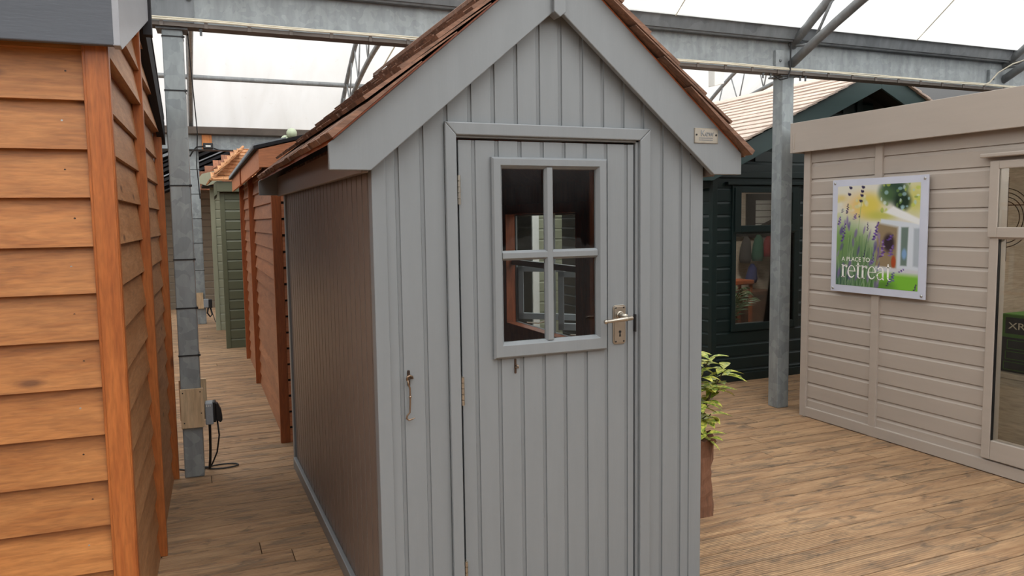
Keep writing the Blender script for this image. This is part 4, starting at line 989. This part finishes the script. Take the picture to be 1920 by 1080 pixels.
text_on('small_lettering', 'A PLACE TO', .042, (PX-.0072, 4.146, 1.222), (0, -1, 0), (0, 0, 1), wt, t, width=.245, ext=.0002)
# hand drawn serif word
def stroke(mb, pts, ws):
    """ribbon with varying width in (x, y) letter units"""
    n = len(pts); L, R = [], []
    for i in range(n):
        a = pts[max(i-1, 0)]; b = pts[min(i+1, n-1)]; dx, dy = b[0]-a[0], b[1]-a[1]; l = math.hypot(dx, dy) or 1
        nx, ny = -dy/l*ws[i]*.62, dx/l*ws[i]*.62; L.append((pts[i][0]+nx, pts[i][1]+ny)); R.append((pts[i][0]-nx, pts[i][1]-ny))
    for i in range(n-1): mb.append([L[i], L[i+1], R[i+1], R[i]])
def arc(cx, cy, rx, ry, a0, a1, n=14): return [(cx+rx*math.cos(math.radians(a0+(a1-a0)*k/n)), cy+ry*math.sin(math.radians(a0+(a1-a0)*k/n))) for k in range(n+1)]
def wv(n, a, b): return [a+(b-a)*abs(math.sin(math.pi*k/n)) for k in range(n+1)]
def g_r(q):
    stroke(q, [(.14, 0), (.14, .98)], [.13, .13]); stroke(q, [(0, .02), (.34, .02)], [.045, .045]); stroke(q, [(.0, .96), (.14, .99)], [.05, .05])
    stroke(q, arc(.40, .62, .24, .34, 180, 70), [.03]+[.035+.05*k/14 for k in range(14)]); stroke(q, arc(.47, .88, .055, .07, 0, 360, 10), [.07]*11); return .58
def g_e(q):
    stroke(q, arc(.38, .49, .31, .47, -42, 0), [.03]*15) if False else None
    stroke(q, arc(.38, .49, .31, .46, 0, 180), [.11-.07*abs(math.sin(math.pi*k/14)) for k in range(15)])
    stroke(q, arc(.38, .49, .31, .46, 180, 325), [.12-.07*(k/14)**1 for k in range(15)]); stroke(q, [(.09, .52), (.70, .52)], [.04, .04]); return .78
def g_t(q):
    stroke(q, [(.20, .22), (.20, 1.05), (.20, 1.22)], [.13, .13, .05]); stroke(q, arc(.35, .2, .15, .2, 180, 300), [.13, .12, .11, .10, .09, .08, .07, .06, .055, .05, .05, .045, .04, .04, .03])
    stroke(q, [(.0, .95), (.44, .95)], [.05, .05]); return .50
def g_a(q):
    stroke(q, [(.56, .16), (.56, .68)], [.13, .13]); stroke(q, arc(.34, .68, .22, .27, 0, 160), [.12, .11, .10, .08, .07, .06, .05, .045, .04, .04, .045, .05, .07, .09, .1])
    stroke(q, arc(.30, .26, .22, .26, 360, 180), wv(14, .04, .05)); stroke(q, arc(.30, .26, .22, .26, 180, 90), [.12, .11, .1, .09, .08, .07, .06, .05, .05, .045, .04, .04, .04, .04, .04]); stroke(q, [(.30, .52), (.56, .58)], [.04, .04])
    stroke(q, arc(.66, .14, .10, .12, 180, 290), [.12-.08*k/14 for k in range(15)]); return .80
m = MB(); xc = 0; hgt = .090
glyphs = [g_r, g_e, g_t, g_r, g_e, g_a, g_t]; tot = .58+.78+.5+.58+.78+.8+.5
sxw = .425/tot
for gfun in glyphs:
    q = []; adv = gfun(q)
    for quad in q:
        P3 = [(PX-.0072, 4.146-(xc+x)*sxw, 1.106+y_*hgt) for x, y_ in quad]; m.prism(P3, (-.0004, 0, 0))
    xc += adv
m.build('large_lettering', wt, t)

# ================================================================== dark green summerhouse
random.seed(14)
GY = 5.76
gs = thing('summerhouse', 'dark green summerhouse with a pale shingle gable roof, behind the right-hand post', 'summerhouse', (6.3, 7.5, 0))
FG = Fr((4.445, GY), (1, 0), (0, -1)); FGs = Fr((4.445, GY), (0, 1), (-1, 0))
GB, GK = 6.2-4.445, .45
hole = (4.665-4.445, 5.465-4.445, .50, 1.81)
m = MB(); lap(m, FG, .05, 3.5, .0, 1.93, .1205, kind='ship', holes=(hole,))
lap(m, FG, .0, 3.5, 1.93, 2.75, .1205, kind='ship', top=lambda z: ((z-1.93)/GK-.05, 2*GB-(z-1.93)/GK+.05) if (z-1.93)/GK < GB else None)
m.build('front_cladding', M['green'], gs)
m = MB(); lap(m, FGs, .0, 3.2, .0, 2.0, .1205, kind='ship'); m.build('side_cladding', M['green'], gs)
k = MB(); FG.box(k, -.004, .05, -.04, .012, 0, 1.93); k.build('corner_stile', M['green'], gs, bevel=.003)
k = MB(); FG.box(k, .05, 3.5, -.02, .014, 0, .075); k.build('base_rail', M['green'], gs, bevel=.003)
k = MB(); FG.box(k, .0, 3.5, .004, .024, 1.900, 1.955); k.build('eaves_rail', M['green'], gs, bevel=.003)
k = MB(); FG.box(k, .14, 3.5, .0, .05, 1.835, 1.862); k.build('drip_board', M['green'], gs, bevel=.003)
k = MB(); FG.box(k, 1.72, 1.79, .0, .018, 1.95, 2.7); k.build('gable_post', M['green'], gs, bevel=.003)
k = MB()
for (a0, a1, z0, z1) in ((.215, .262, .475, 1.83), (.955, 1.02, .475, 1.83)): FG.box(k, a0, a1, -.05, .020, z0, z1)
for (a0, a1, z0, z1) in ((.262, .955, .475, .545), (.262, .955, 1.385, 1.415), (.262, .955, 1.765, 1.83)): FG.box(k, a0, a1, -.049, .019, z0, z1)
gw_ = k.build('window_frame', M['green'], gs, bevel=.004)
k = MB()
for (a0, a1, z0, z1) in ((.235, .305, 1.40, 1.81), (.915, .985, 1.40, 1.81)): FG.box(k, a0, a1, .0205, .034, z0, z1)
for (a0, a1, z0, z1) in ((.305, .915, 1.40, 1.462), (.305, .915, 1.765, 1.81)): FG.box(k, a0, a1, .0205, .0335, z0, z1)
k.build('top_sash', M['green'], gw_, bevel=.003)
k = MB(); FG.box(k, .26, .96, .004, .008, .54, 1.39); k.build('main_pane', M['glassflat'], gw_)
k = MB(); FG.box(k, .30, .92, .024, .028, 1.46, 1.77); k.build('top_pane', M['glassflat'], gw_)
# inside of summerhouse
k = MB(); hx0, hx1 = hole[0], hole[1]
k.box(4.475, 8.1, GY+1.9, GY+1.92, 0, 2.0); k.box(4.475, 4.49, GY+.03, GY+1.9, 0, 1.95); k.box(8.08, 8.1, GY+.03, GY+1.9, 0, 2); k.box(4.475, 8.1, GY+.03, GY+1.9, .0, .03); k.box(4.475, 8.1, GY+.03, GY+1.9, 1.96, 1.98)
k.build('inner_lining', M['room'], gs)
k = MB(); k.prism([(4.445, GY+.018, 1.84), (7.955, GY+.018, 1.84), (7.955, GY+.018, 2.0), (6.2, GY+.018, 2.78), (4.445, GY+.018, 2.0)], (0, .02, 0)); FG.box(k, 1.03, 3.5, -.04, -.018, 0, 1.9); FG.box(k, 0, .2, -.04, -.018, 0, 1.9); FG.box(k, 0, 3.5, -.04, -.018, 0, .47)
k.build('wall_core', M['gap'], gs)
# roof
gz0 = lambda x: 2.02+.0+(min(x, 12.4-x)-4.134)*GK
for s in (0, 1):
    P_ = [(4.134, 1.858), (4.245, 1.858), (6.2, 2.742), (6.2, gz0(6.2)-.01), (4.134, gz0(4.134)-.04)]
    if s: P_ = [(12.4-x, z) for x, z in P_]
    MB().prism([(x, 5.49, z) for x, z in P_], (0, .025, 0)).build('bargeboard', M['greenbarge'], gs, bevel=.003)
    x0 = 4.11 if not s else 8.29; x1 = 6.2
    MB().hexa([(x0, 5.5, 1.96), (x0, 8.9, 1.96), (x1, 8.9, 2.90), (x1, 5.5, 2.90), (x0, 5.5, 1.98), (x0, 8.9, 1.98), (x1, 8.9, 2.92), (x1, 5.5, 2.92)]).build('roof_deck', M['gap'], gs)
    cG, sG = math.cos(math.atan(GK)), math.sin(math.atan(GK)); m = MB()
    shingles(m, (x0, 5.46, 1.99), (0, 1, 0), (cG if not s else -cG, 0, sG), 3.5, 2.09/cG, .135, .011, .16, .34, None, 0, .004); m.build('shingle_slope', M['tile'], gs)
MB().box(4.17, 4.19, 5.5, 8.9, 1.87, 1.97).build('fascia_board', M['greenbarge'], gs)
m = MB().prism([(6.08, 5.45, 2.90), (6.2, 5.45, 2.955), (6.32, 5.45, 2.90), (6.32, 5.45, 2.915), (6.2, 5.45, 2.975), (6.08, 5.45, 2.915)], (0, 3.5, 0)); m.build('ridge_cap', M['tile'], gs)
# contents
t = thing('added_fill_lamp', 'added unseen fill light under the ceiling inside the green summerhouse', 'lamp', (5.5, 6.6, 1.9))
MB().tube([(5.5, 6.5, 1.955), (5.5, 6.5, 1.92)], .12, 20).build('glow_disc', emit('summerhouse_added_glow', (1, .92, .82, 1), 95), t)  # added glowing disc that brightens the interior, hidden above the window
t = thing('framed_wall_mirror', 'dark framed slatted picture on the back wall inside the summerhouse', 'mirror', (6.6, 7.6, 1.3))
yb_ = GY+1.88
m = MB()
for (x0, x1, z0, z1) in ((6.40, 6.53, 1.33, 1.82), (7.0, 7.1, 1.33, 1.82), (6.4, 7.1, 1.28, 1.38), (6.4, 7.1, 1.74, 1.82)): m.box(x0, x1, yb_-.03, yb_, z0, z1)
m.build('frame', M['boxblack'], t); MB().box(6.53, 7.0, yb_-.015, yb_-.005, 1.38, 1.74).build('picture', M['white'], t)
m = MB()
for z in (1.45, 1.53, 1.61, 1.69): m.box(6.53, 7.0, yb_-.018, yb_-.014, z, z+.008)
m.prism([(6.55, yb_-.02, 1.38), (7.0, yb_-.02, 1.40), (7.0, yb_-.02, 1.44), (6.85, yb_-.02, 1.58), (6.78, yb_-.02, 1.50), (6.6, yb_-.02, 1.43)], (0, -.004, 0)); m.build('picture_lines', M['boxblack'], t)
cols = [(58, 56, 56), (40, 92, 74), (150, 44, 52), (112, 130, 134), (206, 112, 52), (52, 60, 110)]
nm = ['charcoal', 'green', 'dark red', 'grey blue', 'orange', 'navy blue']
for k, (x, zt2, zb2) in enumerate(((6.28, 1.30, .98), (6.45, 1.32, 1.0), (6.62, 1.30, 1.05), (6.79, 1.32, 1.02), (6.96, 1.30, 1.0), (6.36, .97, .74))):
    m = MB(); y_c = yb_-.16-.02*(k % 2)
    m.tube([(x, y_c, zt2), (x+.005, y_c, zt2-.05), (x-.005, y_c, zt2-.14), (x-.01, y_c, zb2+.05), (x-.012, y_c, zb2)], [.02, .05, .065, .075, .06], 12)
    o = m.build('hanging_jacket', plain(nm[k].replace(' ', '_')+'_cloth', c(*cols[k]), .85), smooth=True)
    tag(recenter(o, (x, y_c, zb2)), nm[k]+' garment hanging on the back wall inside the summerhouse', 'garment', 'garments hanging in the summerhouse')
tag(recenter(MB().box(6.2, 7.1, yb_-.08, yb_, 1.30, 1.345).build('coat_rail', M['boxblack']), (6.6, yb_, 1.30)), 'dark coat rail on the back wall inside the summerhouse', 'rail')
t = thing('wooden_stool', 'small wooden stool inside the summerhouse window', 'stool', (5.75, 7.0, .03))
MB().box(5.62, 5.92, 6.9, 7.15, .78, .83).build('seat', M['inner'], t, bevel=.01)
for (x, y) in ((5.65, 6.93), (5.89, 6.93), (5.65, 7.12), (5.89, 7.12)): MB().box(x-.015, x+.015, y-.015, y+.015, .03, .78).build('leg', M['inner'], t)
t = thing('wooden_cabinet', 'low brown wooden cabinet inside the summerhouse', 'cabinet', (6.1, 7.1, .03))
MB().box(5.55, 6.45, 7.2, 7.55, .03, .62).build('body', M['bark'], t, bevel=.005); MB().box(5.52, 6.48, 7.17, 7.57, .62, .66).build('top', M['bark'], t)
def palm(base, n, seed, hgt_, spread, label):
    R_ = random.Random(seed); t = thing('potted_palm', label, 'plant', base)
    MB().tube([(base[0], base[1], base[2]), (base[0], base[1], base[2]+.22)], [.08, .11], 16).build('pot', M['soil'], t)
    m = MB(); st = MB()
    for k in range(n):
        an = R_.uniform(0, 6.28); rch = spread*R_.uniform(.6, 1.1); hh = hgt_*R_.uniform(.7, 1.05); pts = []
        for q in range(13):
            f = q/12; pts.append(Vector((base[0]+math.cos(an)*rch*f**1.3, base[1]+math.sin(an)*rch*.6*f**1.3, base[2]+.2+hh*(1.25*f-.45*f**3))))
        st.tube(pts, .004, 5)
        for q in range(4, 12):
            p = pts[q]; tg = (pts[q+1]-pts[q-1]).normalized(); sd_ = tg.cross(Vector((0, 0, 1))).normalized()
            for s in (-1, 1):
                d = (sd_*s*.8+tg*.8+Vector((0, 0, -.15))).normalized(); L = .16*(1-abs(q-7)/9); w = tg*.012
                b = len(m.v); m.v += [p, p+d*L*.4+w, p+d*L+Vector((0, 0, -.03)), p+d*L*.4-w]; m.f.append([b, b+1, b+2, b+3])
    m.build('fronds', plain('palm_leaf', c(74, 104, 66), .5), t); st.build('stalks', plain('palm_stalk', c(86, 100, 56), .6), t)
palm((5.15, 6.45, .03), 14, 3, .72, .42, 'leafy potted palm just inside the main pane of the summerhouse')
palm((4.85, 6.30, .03), 7, 9, 1.55, .25, 'tall palm in the left corner of the summerhouse window')

# pale building with white framed doors, seen through the grey shed
t = thing('beige_garden_room', 'pale boarded building with white framed glass doors, seen only through the door window of the grey shed', 'garden building', (3.0, 8.8, 0))
FB = Fr((2.1, 8.0), (1, 0), (0, -1)); random.seed(31)
m = MB(); lap(m, FB, 0, 1.95, 0, 2.1, .12, kind='ship', holes=((.35, 1.65, .02, 1.95),)); m.build('front_cladding', M['pale'], t)
m = MB(); m.box(2.1, 2.13, 8.02, 9.6, 0, 2.1); m.box(4.02, 4.05, 8.02, 9.6, 0, 2.1); m.box(2.1, 4.05, 9.57, 9.6, 0, 2.1); m.box(2.1, 4.05, 8.02, 9.6, .0, .02); m.build('room_walls', M['room'], t)
MB().box(2.0, 4.15, 7.9, 9.7, 2.1, 2.2).build('flat_roof', M['felt'], t)
for k in range(2):
    a0 = 2.45+k*.65; m = MB(); m.box(a0, a0+.08, 7.985, 8.03, .02, 1.95); m.box(a0+.57, a0+.65, 7.985, 8.03, .02, 1.95); m.box(a0+.08, a0+.57, 7.986, 8.029, .02, .14); m.box(a0+.08, a0+.57, 7.986, 8.029, 1.86, 1.95)
    d_ = m.build('glazed_door', M['white'], t, bevel=.004); MB().box(a0+.075, a0+.575, 8.005, 8.01, .14, 1.86).build('door_pane', M['glassflat'], d_)

# ================================================================== planter and shrub
random.seed(17)
m = MB()
lx0_, lx1_, ly0_, ly1_ = 2.13, 2.505, 3.17, 3.50
rows = []; nz, npm = 14, 28
for iz in range(nz+1):
    b = len(m.v); rows.append(b); z = .40*iz/nz
    for k in range(npm):
        an = 2*math.pi*k/npm; ca_, sa_ = math.cos(an), math.sin(an); r = 1/max(abs(ca_), abs(sa_))**.9
        cx, cy = (lx0_+lx1_)/2, (ly0_+ly1_)/2
        w = 1+.02*math.sin(an*5+iz*.3)+random.uniform(-.018, .018)+(.03 if iz == nz else 0)
        if k in (1, 2, 25) and 5 < iz < 10: w -= .07
        m.v.append(Vector((cx+ca_*r*(lx1_-lx0_)/2*w, cy+sa_*r*(ly1_-ly0_)/2*w, z+(random.uniform(-.02, .03) if iz == nz else 0))))
for a, b in zip(rows[:-1], rows[1:]):
    for k in range(npm): k2 = (k+1) % npm; m.f.append([a+k, a+k2, b+k2, b+k])
m.f.append([rows[0]+k for k in range(npm)][::-1])
b = len(m.v); m.v += [Vector(((lx0_+lx1_)/2+(v.x-(lx0_+lx1_)/2)*.8, (ly0_+ly1_)/2+(v.y-(ly0_+ly1_)/2)*.8, .37)) for v in m.v[rows[-1]:rows[-1]+npm]]
for k in range(npm): k2 = (k+1) % npm; m.f.append([rows[-1]+k, rows[-1]+k2, b+k2, b+k])
m.f.append([b+k for k in range(npm)])
t = thing('log_planter', 'rough brown log planter on the decking at the right side of the grey shed', 'planter', (2.32, 3.33, 0))
m.build('log_body', M['bark'], t)
sh = thing('aucuba_shrub', 'yellow speckled evergreen shrub growing in the log planter beside the grey shed', 'shrub', (2.36, 3.33, .37))
R_ = random.Random(23); ms = MB(); ml = MB()
def leaf(m, p, d, up_, L, w):
    d = d.normalized(); sd_ = d.cross(up_).normalized(); n_ = sd_.cross(d).normalized()
    prof = [(0, .08), (.15, .5), (.35, .95), (.55, 1), (.75, .72), (.9, .35), (1, .02)]; b = len(m.v)
    for f, ww in prof:
        c0 = p+d*L*f-n_*(L*.28*f*f); q = w*ww*(1+.12*math.sin(f*25))
        m.v += [c0+sd_*q+n_*q*.25, c0, c0-sd_*q+n_*q*.25]
    for k in range(len(prof)-1):
        a = b+3*k; m.f.append([a, a+1, a+4, a+3]); m.f.append([a+1, a+2, a+5, a+4])
tips = []
base = Vector((2.36, 3.33, .37))
targets = [(2.44, 3.30, .86), (2.50, 3.26, .80), (2.60, 3.26, .74), (2.58, 3.28, .64), (2.50, 3.22, .66), (2.44, 3.24, .74), (2.55, 3.30, .50), (2.46, 3.22, .52), (2.40, 3.20, .60), (2.34, 3.25, .80), (2.28, 3.30, .9), (2.2, 3.3, .7), (2.42, 3.16, .44), (2.36, 3.4, .86), (2.5, 3.4, .78), (2.62, 3.34, .68)]
for k, T in enumerate(targets):
    T = Vector(T); mid = base+(T-base)*.5+Vector((R_.uniform(-.03, .03), R_.uniform(-.03, .03), .0 if k % 2 else -.02))
    ms.tube([base+Vector((R_.uniform(-.05, .05), R_.uniform(-.04, .04), 0)), mid, T], [.006, .005, .003], 6)
    n = 7 if T.z > .6 else 4
    for q in range(n):
        an = 6.28*q/n+R_.uniform(-.3, .3); tl = R_.uniform(-.15, .5); L = R_.uniform(.075, .125)
        leaf(ml, T+Vector((0, 0, R_.uniform(-.03, .01))), Vector((math.cos(an), math.sin(an), tl)), Vector((0, 0, 1)), L, L*.23)
    for q in range(3):
        an = R_.uniform(0, 6.28); leaf(ml, mid+(T-mid)*R_.uniform(.3, .8), Vector((math.cos(an), math.sin(an), R_.uniform(-.4, .3))), Vector((0, 0, 1)), R_.uniform(.07, .11), .022)
ml.build('foliage', M['leaf'], sh, smooth=True); ms.build('stems', M['stem'], sh)
